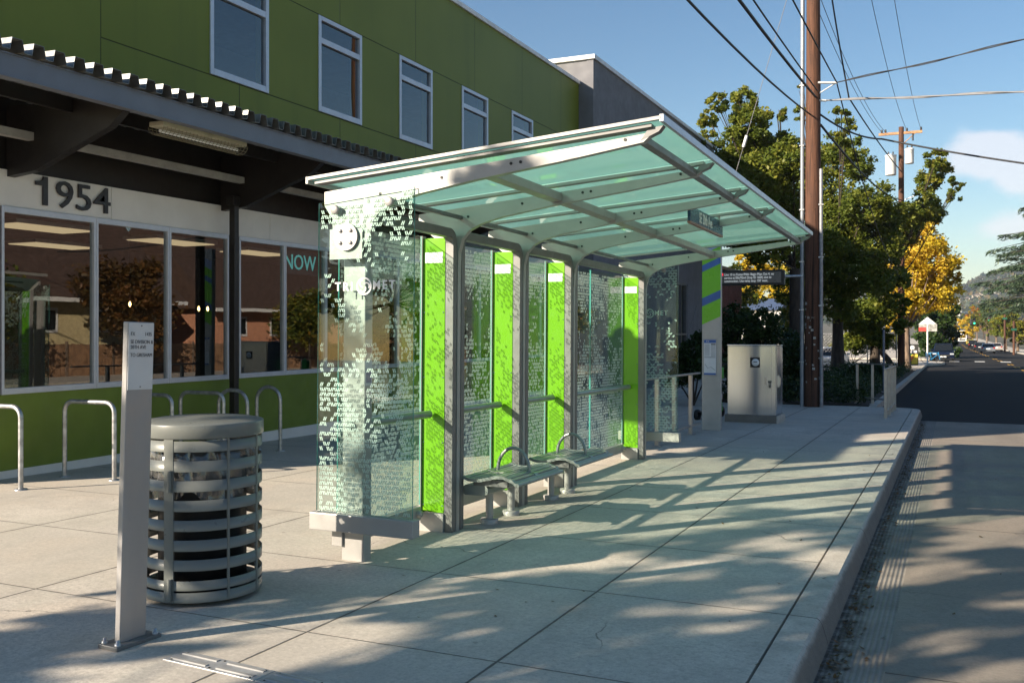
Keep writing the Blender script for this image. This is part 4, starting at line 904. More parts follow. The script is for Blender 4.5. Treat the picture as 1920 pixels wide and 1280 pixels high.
# LED display hung off the pole
ds = thing('display_sign', 'dark electronic message display on an arm beside the wooden pole', 'display', (-4.67, 24.95, 2.90))
mb = MB(); mb.box(-.83, .83, -.11, .11, -.19, .19); mb.build('housing', M['black'], ds, .01)
mb = MB(); mb.box(-.76, .76, -.118, -.112, -.135, .135); scn = mb.build('screen', plain('screen_grey', (.12, .11, .105), .3), ds)
lt = emit('message_glow', (.55, .62, .66), .42)
for i, s in enumerate(('Line 10 to Foster/94th: Begin Mon Oct 4, no', 'service at Ellis/92nd (Stop ID 1604) due to', "construction. Use temp stop 150' west.")):
    text('lettering', s, .088, lt, scn, (-.66, -.120, .058-.083*i), ROT_NEGY, 'LEFT', .0005).scale = (.78, 1, 1)
mb = MB(); mb.box(-.725, -.69, -.1205, -.1185, .06, .125); mb.build('alert_icon', emit('alert_red', (.8, .05, .08), .6), scn)
mb = MB(); mb.tube([(.83, 0, .02), (1.27, .05, .02)], .035, 10); mb.build('arm', M['galv'], ds)

# ------------------------------------------------------------------ foliage
def leaves(name, pts, size, m, parent, tint, seed, asp=.55, up=.35, kind=None, dirs=None):
    g = np.random.default_rng(seed); n = len(pts); P = np.asarray(pts, float)
    nr = g.normal(size=(n, 3)); nr[:, 2] = np.abs(nr[:, 2])*1.0+up; nr /= np.linalg.norm(nr, axis=1)[:, None]
    a = np.cross(nr, g.normal(size=(n, 3))) if dirs is None else np.asarray(dirs)+g.normal(size=(n, 3))*.25; a /= np.linalg.norm(a, axis=1)[:, None]+1e-9
    b = np.cross(nr, a); b /= np.linalg.norm(b, axis=1)[:, None]+1e-9
    s = size*g.uniform(.6, 1.3, n)[:, None]
    V = np.empty((n, 4, 3)); V[:, 0] = P-a*s; V[:, 1] = P+b*s*asp-nr*s*.12; V[:, 2] = P+a*s; V[:, 3] = P-b*s*asp-nr*s*.12
    me = bpy.data.meshes.new(name); me.vertices.add(4*n); me.vertices.foreach_set('co', V.reshape(-1).astype(np.float32))
    me.loops.add(4*n); me.loops.foreach_set('vertex_index', np.arange(4*n, dtype=np.int32)); me.polygons.add(n)
    me.polygons.foreach_set('loop_start', np.arange(0, 4*n, 4, dtype=np.int32)); me.update(calc_edges=True)
    at_ = me.attributes.new('tint', 'FLOAT', 'FACE'); t = tint if np.ndim(tint) else np.full(n, tint); at_.data.foreach_set('value', np.clip(t, 0, 1).astype(np.float32))
    me.materials.append(m); o = bpy.data.objects.new(name, me); COL.objects.link(o); o.parent = parent
    if kind: o['kind'] = kind
    return o
def clump_pts(g, lobes, n, sub=.32, per=60, flat=.85):
    vol = np.array([l[3]**2.4 for l in lobes]); cnt = np.maximum(1, (n*vol/vol.sum())).astype(int); out = []; cid = []
    for (x, y, z, r), c in zip(lobes, cnt):
        k = max(2, c//per); d = g.normal(size=(k, 3)); d /= np.linalg.norm(d, axis=1)[:, None]; rr = r*g.uniform(.25, 1, k)**.55
        ctr = np.array((x, y, z))+d*rr[:, None]*np.array((1, 1, flat)); sz = r*sub*g.uniform(.5, 1.25, k); idx = g.integers(0, k, c)
        out.append(ctr[idx]+g.normal(size=(c, 3))*(sz[idx][:, None]*.5)*np.array((1, 1, .75))); cid.append(g.uniform(0, 1, k)[idx])
    return np.concatenate(out), np.concatenate(cid)
def limbs(mb, base, r, lobes, fork=.35, g=None, lean=(0, 0)):
    cz = np.mean([l[2] for l in lobes]); top = max(l[2]+l[3]*.3 for l in lobes); f = Vector((lean[0], lean[1], cz*fork))
    ctr = Vector((np.mean([l[0] for l in lobes]), np.mean([l[1] for l in lobes]), cz))
    pts = [Vector((0, 0, -.15)), Vector((f.x*.4+.03, f.y*.4, f.z*.5)), f]; mb.tube(pts, [r*1.25, r*.92, r*.8], 12)
    for (x, y, z, rr) in lobes:
        e = Vector((x, y, z)); mid = f.lerp(e, .5)+Vector((0, 0, -abs(e.x-f.x)*.12))+Vector((g.normal()*.12*rr, g.normal()*.12*rr, 0)); k = max(.14, min(.5, rr/5))
        mb.tube([f, mid, e], [r*k, r*k*.6, r*.09], 6)
        for q in range(3):
            d = Vector(g.normal(size=3)).normalized()*rr*.5; mb.tube([mid.lerp(e, .5), e+d], [r*k*.35, r*.04], 5)
def tree(name, label, cat, base, r, lobes, n, size, m, tintf, seed, bark='bark', group=None, fork=.35, lean=(0, 0), sub=.27, per=70):
    g = np.random.default_rng(seed); t = thing(name, label, cat, base, (0, 0, 0), group)
    L_ = [(l[0]-base[0], l[1]-base[1], l[2]-base[2], l[3]) for l in lobes]
    mb = MB(); limbs(mb, base, r, L_, fork, g, lean); mb.build('trunk', M[bark], t)
    P, c = clump_pts(g, L_, n, sub, per); leaves('crown', P, size, m, t, tintf(P, c, g), seed+1); return t
def lobes_px(lst, y, jit, seed):
    r = random.Random(seed); out = []
    for (px, pyy, pr) in lst:
        yy = y+r.uniform(-jit, jit); p = at(px, pyy, yy); out.append((p.x, p.y, p.z, px2m(pr, yy)))
    return out
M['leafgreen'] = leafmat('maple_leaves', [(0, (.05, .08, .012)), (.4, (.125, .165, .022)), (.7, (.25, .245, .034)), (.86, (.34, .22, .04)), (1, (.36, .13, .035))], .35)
M['leafyellow'] = leafmat('yellow_leaves', [(0, (.36, .29, .02)), (.4, (.64, .47, .03)), (.8, (.82, .61, .09)), (1, (.70, .42, .05))], .4)
M['leafmix'] = leafmat('turning_leaves', [(0, (.05, .08, .015)), (.5, (.14, .17, .025)), (.8, (.34, .27, .03)), (1, (.42, .16, .025))], .35)
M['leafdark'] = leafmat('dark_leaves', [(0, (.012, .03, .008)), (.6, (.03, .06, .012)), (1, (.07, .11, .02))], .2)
M['needle'] = leafmat('cedar_needles', [(0, (.03, .055, .03)), (.6, (.06, .10, .055)), (1, (.12, .16, .09))], .15)
M['redleaf'] = leafmat('reddish_leaves', [(0, (.05, .04, .012)), (.5, (.12, .07, .02)), (1, (.22, .09, .025))], .3)
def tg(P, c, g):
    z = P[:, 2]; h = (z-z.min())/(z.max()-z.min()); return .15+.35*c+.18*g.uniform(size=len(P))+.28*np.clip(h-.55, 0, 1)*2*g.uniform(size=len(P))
def tu(P, c, g): return .5*c+.5*g.uniform(size=len(P))
def base_at(px, py_, off=0):
    u, v = (px-960)/FPX, (HZ-py_)/FPX; dx, dy = -_s+u*_c, _c+u*_s
    t = (CH-off)/(-v-SLOPE*dy); y = t*dy; return (t*dx, y, G(y))
def on(px, y):
    u = (px-960)/FPX; t = y/(_c+u*_s); return (t*(-_s+u*_c), y, G(y))
# large maples beyond the shelter
lb = lobes_px([(1345, 195, 26), (1330, 225, 24), (1395, 190, 30), (1405, 235, 42), (1390, 290, 52), (1445, 275, 40), (1457, 215, 20), (1330, 262, 22), (1430, 340, 62), (1490, 300, 48), (1350, 320, 42), (1470, 390, 50), (1400, 420, 60), (1440, 470, 42), (1310, 260, 16)], 40, 2.6, 1)
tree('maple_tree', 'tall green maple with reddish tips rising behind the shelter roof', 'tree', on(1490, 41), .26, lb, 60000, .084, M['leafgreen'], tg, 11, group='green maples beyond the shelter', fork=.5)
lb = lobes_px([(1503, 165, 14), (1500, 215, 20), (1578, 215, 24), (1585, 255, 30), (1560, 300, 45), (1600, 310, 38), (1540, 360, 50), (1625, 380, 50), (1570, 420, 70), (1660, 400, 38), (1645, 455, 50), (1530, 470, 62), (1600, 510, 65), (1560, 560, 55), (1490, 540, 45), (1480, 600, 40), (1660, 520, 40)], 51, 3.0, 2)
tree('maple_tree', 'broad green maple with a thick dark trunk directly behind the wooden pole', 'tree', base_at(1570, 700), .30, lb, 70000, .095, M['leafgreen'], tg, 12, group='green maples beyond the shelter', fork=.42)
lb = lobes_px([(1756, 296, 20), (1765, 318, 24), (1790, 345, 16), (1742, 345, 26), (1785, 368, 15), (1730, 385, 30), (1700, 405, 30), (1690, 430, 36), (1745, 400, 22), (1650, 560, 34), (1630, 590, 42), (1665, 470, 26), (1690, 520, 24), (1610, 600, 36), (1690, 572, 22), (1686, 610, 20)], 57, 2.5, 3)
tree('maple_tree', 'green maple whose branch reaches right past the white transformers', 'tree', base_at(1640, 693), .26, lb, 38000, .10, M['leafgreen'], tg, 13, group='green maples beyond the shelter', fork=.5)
lb = lobes_px([(1655, 640, 20), (1640, 625, 26), (1600, 640, 24)], 60, 1.5, 4)
tree('maple_tree', 'slim maple with a dark leaning trunk beside the blue marker post', 'tree', base_at(1674, 692), .2, lb, 6000, .11, M['leafgreen'], tg, 14, group='green maples beyond the shelter', fork=.6, lean=(-.7, 0))
# yellow trees
lb = lobes_px([(1715, 460, 50), (1750, 490, 45), (1700, 520, 48), (1745, 545, 50), (1690, 455, 36), (1785, 505, 22), (1680, 560, 40), (1700, 585, 32), (1770, 540, 26), (1688, 602, 24), (1735, 430, 24)], 67, 2.5, 5)
tree('yellow_tree', 'bright golden yellow street tree left of the road', 'tree', base_at(1699, 690), .24, lb, 30000, .13, M['leafyellow'], tu, 21, bark='barkpale', group='yellow autumn trees', fork=.42)
lb = lobes_px([(1410, 500, 28), (1440, 520, 34), (1390, 540, 32), (1470, 560, 42), (1420, 580, 44), (1500, 590, 34), (1460, 500, 24), (1500, 520, 26), (1400, 480, 24), (1455, 610, 40)], 66, 2.5, 6)
tree('yellow_tree', 'yellow-green tree glowing behind the message display', 'tree', on(1440, 66), .22, lb, 18000, .14, M['leafyellow'], lambda P, c, g: .35*c+.35*g.uniform(size=len(P)), 22, group='yellow autumn trees')
lb = lobes_px([(1375, 520, 30), (1360, 560, 34), (1400, 560, 34), (1375, 600, 36), (1415, 610, 30)], 58, 1.5, 7)
tree('olive_tree', 'small olive green tree behind the silver stop pylon', 'tree', on(1385, 58), .14, lb, 9000, .11, M['leafmix'], lambda P, c, g: .3*c+.25*g.uniform(size=len(P)), 23)
lb = lobes_px([(1770, 590, 34), (1755, 620, 34), (1740, 650, 30), (1775, 635, 30), (1760, 560, 26), (1780, 660, 18)], 118, 4, 8)
tree('evergreen_tree', 'dark evergreen street tree behind the house-shaped sign', 'tree', on(1758, 118), .3, lb, 9000, .26, M['leafdark'], tu, 24)
# shrubs and planting
def shrub(name, label, cat, base, lobes, n, size, m, tf, seed, group=None, sub=.4):
    g = np.random.default_rng(seed); t = thing(name, label, cat, base, (0, 0, 0), group); L_ = [(l[0]-base[0], l[1]-base[1], l[2]-base[2], l[3]) for l in lobes]
    mb = MB()
    for l in L_[:6]: mb.tube([(0, 0, 0), (l[0]*.5, l[1]*.5, l[2]*.5), l[:3]], [.03, .02, .008], 5)
    mb.build('stem', M['bark'], t); P, c = clump_pts(g, L_, n, sub, 40); P[:, 2] = np.maximum(P[:, 2], .03); leaves('foliage', P, size, m, t, tf(P, c, g), seed)
SG = 'dark shrubs behind the shelter'
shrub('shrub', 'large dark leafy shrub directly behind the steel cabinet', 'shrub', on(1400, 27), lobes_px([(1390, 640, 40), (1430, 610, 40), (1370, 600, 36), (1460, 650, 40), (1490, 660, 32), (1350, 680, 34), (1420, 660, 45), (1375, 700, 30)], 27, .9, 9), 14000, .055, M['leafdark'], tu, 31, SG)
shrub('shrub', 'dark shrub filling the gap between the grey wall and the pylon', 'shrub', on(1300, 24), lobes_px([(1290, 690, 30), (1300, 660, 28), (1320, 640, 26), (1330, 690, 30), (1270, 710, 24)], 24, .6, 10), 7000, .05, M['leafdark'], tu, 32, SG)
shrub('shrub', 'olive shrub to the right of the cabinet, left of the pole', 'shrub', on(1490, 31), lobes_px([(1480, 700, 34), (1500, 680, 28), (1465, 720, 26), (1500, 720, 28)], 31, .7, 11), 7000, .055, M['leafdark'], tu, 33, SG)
shrub('hedge', 'low clipped dark hedge behind the turned guard rail', 'hedge', on(1622, 42), lobes_px([(1600, 695, 12), (1615, 692, 13), (1630, 693, 13), (1645, 694, 12), (1590, 698, 9), (1655, 698, 9)], 42, .6, 12), 7000, .05, M['leafdark'], tu, 34)
shrub('bush', 'sunlit yellow-green bush beyond the leaning maple trunk', 'bush', on(1600, 78), lobes_px([(1590, 640, 16), (1610, 650, 18), (1640, 650, 16), (1670, 640, 16), (1570, 652, 14)], 78, 1.5, 13), 7000, .10, M['leafmix'], lambda P, c, g: .3+.4*c, 35)
g = np.random.default_rng(77); n = 16000
x = g.uniform(-6.1, -2.05, n); y = 26.7+34*g.uniform(0, 1, n)**1.6; hgt = .25+.45*np.abs(np.sin(x*2.1+y*.9)*np.cos(y*.7-x))
P = np.stack([x, y, np.array([G(v) for v in y])+hgt*g.uniform(.05, 1, n)], 1)
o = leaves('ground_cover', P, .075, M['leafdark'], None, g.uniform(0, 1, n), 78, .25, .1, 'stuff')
# cedar at right
def cedar(base, H_, seed):
    t = thing('cedar_tree', 'tall drooping blue-green cedar at the right edge', 'tree', base); g = np.random.default_rng(seed)
    mb = MB(); mb.tube([(0, 0, -.2), (.1, 0, H_*.5), (0, 0, H_)], [.5, .3, .04], 12); P = []; D = []; nt_ = 17
    for k in range(nt_):
        h0 = H_*(.23+.76*(k/nt_))+g.uniform(-.45, .45); nb = 8 if k < 10 else 5
        for q in range(nb):
            h = h0+g.uniform(-.6, .6); a = k*1.1+q*2*math.pi/nb+g.uniform(-.25, .25); ln = (H_-h)*.50*g.uniform(.7, 1.2)+.7; ln = min(ln, 9.5); d = Vector((math.cos(a), math.sin(a), 0))
            b0 = Vector((0, 0, h)); tip = b0+d*ln+Vector((0, 0, g.uniform(-.08, .05)*ln)); mid = b0+d*ln*.5+Vector((0, 0, .08*ln)); mb.tube([b0, mid, tip], [.09, .05, .01], 5)
            for s_ in range(int(40+ln*62)):
                f = g.uniform(.10, 1.03); p = b0*(1-f)**2+mid*2*f*(1-f)+tip*f*f; side = Vector((-d.y, d.x, 0))*g.normal()*ln*.17*(1.2-f)
                P.append(p+side+Vector((0, 0, -abs(g.normal())*.26-.02))); D.append((d.x*.7+g.normal()*.35, d.y*.7+g.normal()*.35, -.28))
    mb.build('trunk', M['bark'], t); P = np.array([tuple(p) for p in P]); leaves('crown', P, .27, M['needle'], t, g.uniform(0, 1, len(P)), seed, .2, .7, None, D)
cedar(on(1990, 120), 23, 41)
# street trees on the right side of the road
RT = [(1908, 165, 6.5, 'leafmix', .25, 'green-yellow street tree nearest the right edge of the photo'), (1886, 195, 8, 'leafmix', .12, 'full green street tree just left of the nearest right-hand one'),
      (1868, 232, 9.5, 'leafmix', .08, 'round green street tree right of the green signal lamps'), (1850, 275, 11, 'leafmix', .16, 'tall yellowing street tree between the two green signal lamps'), (1832, 330, 12.5, 'leafmix', .62, 'orange-topped street tree above the far traffic')]
for i, (px, y, h, mk_, off, lab) in enumerate(RT):
    b = on(px, y); g = random.Random(60+i); lo = []
    for k in range(14): a = g.uniform(0, 6.28); q = g.uniform(.1, 1); lo.append((b[0]+math.cos(a)*2.6*q, y+math.sin(a)*2.6*q, b[2]+h*.30+g.uniform(.3, h*.5), g.uniform(1.0, 1.9)))
    if h > 9:
        for k in range(8): a = g.uniform(0, 6.28); lo.append((b[0]+math.cos(a)*2.4, y+math.sin(a)*2.4, b[2]+h*.45+g.uniform(0, h*.4), g.uniform(1.2, 2.2)))
    tree('street_tree', lab, 'tree', b, .2, lo, 9000, .22, M[mk_], lambda P, c, gg, off=off: off+.35*c+.25*gg.uniform(size=len(P)), 62+2*i, bark='barkpale', group='street trees along the right side of the road')
for i, (px, y, r, lab) in enumerate([(1817, 300, 2.2, 'small bright yellow tree beside the far cars'), (1788, 240, 1.7, 'small yellow tree left of the far white truck')]):
    b = on(px, y); g = random.Random(80+i); b = (b[0], y, G(y))
    tree('yellow_tree', lab, 'tree', b, .12, [(b[0]+g.uniform(-1, 1), y+g.uniform(-1, 1), b[2]+2.5+k*.7, r*g.uniform(.6, 1)) for k in range(6)], 3000, .24, M['leafyellow'], tu, 84+i, bark='barkpale', group='yellow autumn trees')
# far left-side trees closing the street
for i, (px, y, h, lab) in enumerate([(1782, 150, 10, 'dark green tree beyond the parked blue car'), (1790, 200, 10, 'far dark tree left of the white truck')]):
    b = on(px, y); b = (min(b[0], -2.5), y, G(y)); g = random.Random(90+i)
    tree('evergreen_tree', lab, 'tree', b, .25, [(b[0]+g.uniform(-2, 1.2), y+g.uniform(-2, 2), b[2]+2.2+g.uniform(0, h-4), g.uniform(1.2, 2.0)) for k in range(12)], 5000, .26, M['leafdark'], tu, 92+i, group='dark trees far along the left pavement')

for i in range(14):
    y = 340+i*44; sd = -1 if i % 2 else 1; x = BX(y)+(-6 if sd < 0 else 13)+(i % 3); g = random.Random(300+i)
    tree('distant_tree', 'small distant tree lining the %s kerb where the street climbs the far slope' % ('left' if sd < 0 else 'right'), 'tree', (x, y, G(y)), .25, [(x+g.uniform(-3, 3), y+g.uniform(-3, 3), G(y)+3+g.uniform(0, 7), g.uniform(1.5, 2.6)) for k in range(9)], 1400, .5, M[('leafmix', 'leafdark', 'leafgreen')[i % 3]], tu, 302+i, group='distant trees lining the %s kerb' % ('left' if sd < 0 else 'right'))
# ------------------------------------------------------------------ far hill with houses
def hill_z(x, y):
    t = min(1, max(0, (y-1250)/1150)); s = t*t*(3-2*t); q = min(1, max(0, (x+30)/150)); ridge = 62+46*q*q*(3-2*q)+5*math.sin(x*.03)+(6*math.sin(x*.004) if abs(x) > 300 else 0)
    return G(min(y, 1250))-.3+s*ridge+6*math.sin(x*.02+y*.013)*s
mb = MB(); xs = list(range(-2600, 2601, 100)); ys = list(range(1240, 2641, 70)); n = len(xs)
mb.add([(x, y, hill_z(x, y)) for y in ys for x in xs], [(j*n+i, j*n+i+1, (j+1)*n+i+1, (j+1)*n+i) for j in range(len(ys)-1) for i in range(n-1)], True)
tag(mb.build('hill', plain('hill_ground', (.06, .08, .04), .95, 0, .35, .02)), kind='structure')
g = np.random.default_rng(5); n = 26000; X_ = g.uniform(-260, 520, n); Y_ = g.uniform(1260, 2600, n); Z_ = np.array([hill_z(a, b) for a, b in zip(X_, Y_)])
leaves('distant_woods', np.stack([X_, Y_, Z_+g.uniform(1, 13, n)], 1), 5.0, leafmat('hill_leaves', [(0, (.02, .035, .015)), (.6, (.05, .07, .025)), (1, (.16, .11, .03))], .2), None, g.uniform(0, 1, n), 6, .7, .3, 'stuff')
hw = [plain('house_white', (.7, .68, .64), .7), plain('house_cream', (.55, .48, .38), .7), plain('house_grey', (.42, .42, .44), .7), plain('house_pink', (.5, .36, .31), .7)]
roofm = plain('house_roof', (.13, .10, .09), .8)
words = ['white', 'cream', 'grey', 'pinkish']
r = random.Random(15)
for k in range(46):
    y = r.uniform(1300, 2350); px = r.uniform(1782, 1880); b = on(px, y); x = b[0]; z = hill_z(x, y); w_ = r.uniform(9, 18); d_ = r.uniform(9, 13); h_ = r.uniform(5, 10); c = r.randrange(4)
    band_ = 'low on' if y < 1650 else 'halfway up' if y < 2000 else 'high on'
    t = thing('hillside_house', 'tiny far %s house %s the wooded hill at the end of the road' % (words[c], band_), 'house', (x, y, z), (0, 0, r.uniform(-.3, .3)), 'houses on the far hill: %s ones %s it' % (words[c], band_))
    mb = MB(); mb.box(-w_/2, w_/2, -d_/2, d_/2, -4, h_); wl = mb.build('wall', hw[c], t)
    mb = MB(); mb.prism([(-w_/2-.5, h_), (w_/2+.5, h_), (0, h_+r.uniform(1.5, 4))], -d_/2-.5, d_/2+.5, 'y'); mb.build('roof', roofm, t)
    mb = MB()
    for q in range(int(w_//3)): mb.box(-w_/2+1+q*3, -w_/2+2.4+q*3, -d_/2-.06, -d_/2, h_*.45, h_*.45+1.7)
    mb.build('window', M['ink'], t)
def block(label, px, y, w_, h_, m, zoff=0):
    b = on(px, y); z = (hill_z(b[0], y) if y > 1250 else G(y))+zoff; t = thing('apartment_block', label, 'building', (b[0], y, z)); mb = MB(); mb.box(-w_/2, w_/2, 0, 18, -20, h_); mb.build('wall', m, t)
    mb = MB(); mb.box(-w_/2-.4, w_/2+.4, -.4, 18.4, h_, h_+.8); mb.build('roof', M['fascia'], t); mb = MB()
    for i in range(int(w_//5)):
        for j in range(int(h_//3.4)): mb.box(-w_/2+1.5+i*5, -w_/2+3.9+i*5, -.08, 0, j*3.4+1.2, j*3.4+2.9)
    mb.build('window', plain('dim_window', (.12, .13, .15), .3), t)
block('pale grey apartment block with many windows at the foot of the hill', 1787, 1240, 15, 22, plain('pale_block', (.5, .49, .45), .7), 6)
block('low white flat-roofed building right of the pale apartment block', 1812, 1280, 16, 7, M['white'], 7)

# ------------------------------------------------------------------ vehicles
paintcache = {}
def car(label, x, y, paint, facing=1, suv=False, sc=1.0, cat='car', group=None, glass_only=False):
    t = thing('parked_car' if group and 'parked' in group else 'car', label, cat, (x, y, G(y)-.156), (0, 0, 0 if facing > 0 else math.pi), group)
    h1, h2 = (.98, 1.68) if suv else (.88, 1.43); hw_ = .92*sc
    side = [(-2.25, .32), (2.25, .32), (2.32, .62), (2.2, h1-.12), (1.05, h1), (-2.1, h1+.02), (-2.32, .8)]
    mb = MB(); mb.prism([(p[0], p[1]) for p in side], -hw_, hw_, 'x'); mb.build('body', paint, t, .08)   # length runs along y
    ch = [(.95, h1-.02), (.15, h2), (-1.55 if suv else -1.2, h2), (-2.15 if suv else -1.95, h1-.01)]
    mb = MB(); vs = []
    for sx, k in ((-1, .96), (1, .96)):
        for (yy, zz) in ch: vs.append((sx*hw_*(k if zz < h1+.1 else .80), yy, zz))
    mb.add(vs, [(0, 1, 2, 3), (7, 6, 5, 4), (0, 4, 5, 1), (1, 5, 6, 2), (2, 6, 7, 3), (3, 7, 4, 0)]); mb.build('cabin', paint, t, .05)
    gm = M['carglass']
    mb = MB()
    def pt(sx, yy, zz, k): return (sx*hw_*k, yy, zz)
    mb.quad(pt(-1, .93, h1+.02, .86), pt(1, .93, h1+.02, .86), pt(1, .24, h2-.06, .72), pt(-1, .24, h2-.06, .72))
    for i in range(len(mb.v)): mb.v[i] = (mb.v[i][0], mb.v[i][1]+.025, mb.v[i][2]+.02)
    mb.build('windscreen', gm, t)
    mb = MB(); yb = -2.1 if suv else -1.9; yt = -1.62 if suv else -1.28
    mb.quad((-hw_*.82, yb-.02, h1+.08), (hw_*.82, yb-.02, h1+.08), (hw_*.7, yt-.04, h2-.08), (-hw_*.7, yt-.04, h2-.08)); mb.build('rear_window', gm, t)
    for sx in (-1, 1):
        mb = MB(); o = .012*sx
        mb.quad((sx*hw_*.93+o, .7, h1+.06), (sx*hw_*.93+o, yb+.3, h1+.06), (sx*hw_*.825+o, yt+.1, h2-.08), (sx*hw_*.825+o, .18, h2-.08)); mb.build('side_window', gm, t)
        mb = MB(); mb.box(sx*hw_-.02 if sx > 0 else sx*hw_-.18, sx*hw_+.18 if sx > 0 else sx*hw_+.02, .55, .68, h1+.02, h1+.17); mb.build('mirror', paint, t, .03)
        mb = MB(); mb.box(sx*.74*sc-.17, sx*.74*sc+.17, 2.2, 2.3, .66, .80); mb.build('headlight', M['lampglass'], t, .03)
        mb = MB(); mb.box(sx*.76*sc-.12, sx*.76*sc+.12, -2.33, -2.2, .72, .92); mb.build('tail_light', M['redlens'], t, .03)
        for yy in (-1.4, 1.4):
            mb = MB(); mb.M = Matrix.Translation((sx*(hw_-.08), yy, .33)) @ Matrix.Rotation(R(90), 4, 'Y'); mb.lathe([(.2, -.11), (.31, -.11), (.335, -.08), (.335, .08), (.31, .11), (.2, .11)], 24); wh = mb.build('wheel', M['black'], t)
            mb = MB(); mb.M = Matrix.Translation((sx*(hw_-.08), yy, .33)) @ Matrix.Rotation(R(90), 4, 'Y'); mb.lathe([(.001, -.09), (.2, -.1), (.2, .1), (.001, .09)], 16); mb.build('rim', M['galv'], wh)
    mb = MB(); mb.box(-.55, .55, 2.28, 2.335, .50, .68); mb.build('grille', M['black'], t)
    mb = MB(); mb.box(-.26, .26, 2.33, 2.345, .42, .53); mb.build('number_plate', M['white'], t)
    mb = MB(); mb.box(-.26, .26, -2.345, -2.325, .62, .74); mb.build('number_plate', M['white'], t)
    return t
M['carglass'] = plain('car_glass', (.012, .015, .018), .08, 0, .1)
M['lampglass'] = plain('headlamp', (.6, .62, .65), .1, .3)
M['redlens'] = plain('red_lens', (.35, .02, .015), .2)
car('dark blue estate car parked facing us beyond the bicycle', on(1769, 101)[0], 101, plain('navy_paint', (.012, .02, .05), .18, .4), -1, True)
car('silver saloon seen from behind, waiting on the right', on(1852, 158)[0], 158, plain('silver_paint', (.42, .46, .52), .25, .7), 1)
car('dark grey car ahead of the silver saloon', on(1837, 184)[0], 184, plain('charcoal_paint', (.035, .04, .05), .2, .4), 1)
car('black car furthest ahead in the right lane', on(1824, 228)[0], 228, plain('black_paint', (.015, .015, .018), .2, .3), 1, True)
car('pale car parked at the right kerb beside the street trees', on(1867, 176)[0], 176, plain('pale_paint', (.5, .45, .42), .3, .3), 1)
FC = 'tiny distant cars down the road'
for i, (x, y, cc, lab) in enumerate([(on(1812, 330)[0], 330, (.5, .5, .52), 'tiny distant pale car right behind the white truck'), (on(1818, 310)[0], 310, (.3, .05, .04), 'tiny distant red car near the yellow tree'), (on(1819, 270)[0], 270, (.55, .5, .1), 'tiny distant yellow car near the yellow tree'), (on(1805, 430)[0], 430, (.6, .6, .6), 'furthest tiny white car in the road'), (on(1811, 400)[0], 400, (.2, .22, .3), 'furthest tiny grey-blue car in the road')]):
    car(lab, x, y, plain('far_paint', cc, .3, .2), 1 if x > 4 else -1, group=FC)
car('white car parked behind the chain-link fence left of the trees', -7.2, 66, plain('white_paint', (.7, .72, .75), .25, .1), 1)
bpy.data.objects[-1] if False else None
tk = thing('box_truck', 'white box truck driving towards us far down the road', 'truck', (on(1804, 310)[0], 310, G(310)-.156), (0, 0, math.pi))
mb = MB(); mb.box(-1.2, 1.2, -5, 1.2, .95, 3.55); mb.build('cargo_box', M['white'], tk, .03); mb = MB(); mb.prism([(1.25, .5), (3.0, .5), (3.0, 1.3), (2.6, 2.5), (1.25, 2.6)], -1.1, 1.1, 'x'); mb.build('cab', M['white'], tk, .05)
mb = MB(); mb.quad((-.95, 3.0, 1.45), (.95, 3.0, 1.45), (.9, 2.68, 2.35), (-.9, 2.68, 2.35)); mb.build('windscreen', M['carglass'], tk); mb = MB(); mb.box(-.8, .8, 3.0, 3.04, .75, 1.15); mb.build('grille', M['black'], tk)
for sx in (-1, 1):
    mb = MB(); mb.box(sx*.9-.14, sx*.9+.14, 3.0, 3.05, .8, 1.0); mb.build('headlight', M['lampglass'], tk)
    for yy in (-3.4, 2.1): mb = MB(); mb.M = Matrix.Translation((sx*.95, yy, .45)) @ Matrix.Rotation(R(90), 4, 'Y'); mb.lathe([(.001, -.15), (.45, -.15), (.45, .15), (.001, .15)], 20); mb.build('wheel', M['black'], tk)
mb = MB(); mb.box(-1.1, 1.1, -5, 2.9, .45, .95); mb.build('chassis', M['ink'], tk)

# ------------------------------------------------------------------ street corner objects
b = base_at(1739, 682); hs = thing('hanging_sign', 'house-shaped sign with white gable on a white post at the corner', 'sign', b)
pz = at(1739, 603, b[1]).z-b[2]
mb = MB(); mb.tube([(0, 0, 0), (0, 0, pz)], .06, 10); mb.build('post', M['white'], hs)
s_ = px2m(15, b[1], b[0]); zt = at(1739, 594, b[1]).z-b[2]; zm = at(1739, 607, b[1]).z-b[2]; zl = at(1739, 621, b[1]).z-b[2]
mb = MB(); mb.prism([(-s_, zm), (s_, zm), (0, zt)], -.05, .05, 'y'); mb.build('gable_board', M['white'], hs)
mb = MB(); mb.box(-s_, s_*1.1, -.05, .05, zl, zm-.01); mb.build('picture_board', plain('picture_grey', (.3, .3, .28), .6, 0, .6, 4), hs); mb = MB(); mb.box(-s_, -.1, -.07, -.051, zl, zl+.3); mb.build('red_band', plain('sign_red', (.5, .05, .04), .5), hs)
b = base_at(1711, 684); af = thing('sandwich_board', 'colourful pavement sandwich board with orange and green artwork', 'sign', b)
w_ = px2m(10, b[1], b[0]); h_ = at(1711, 645, b[1]).z-b[2]
mb = MB(); mb.prism([(-.25, 0), (-.2, 0), (.0, h_), (-.05, h_)], -w_, w_, 'x'); mb.prism([(.25, 0), (.3, 0), (.06, h_), (.01, h_)], -w_, w_, 'x'); bo = mb.build('board', M['black'], af)
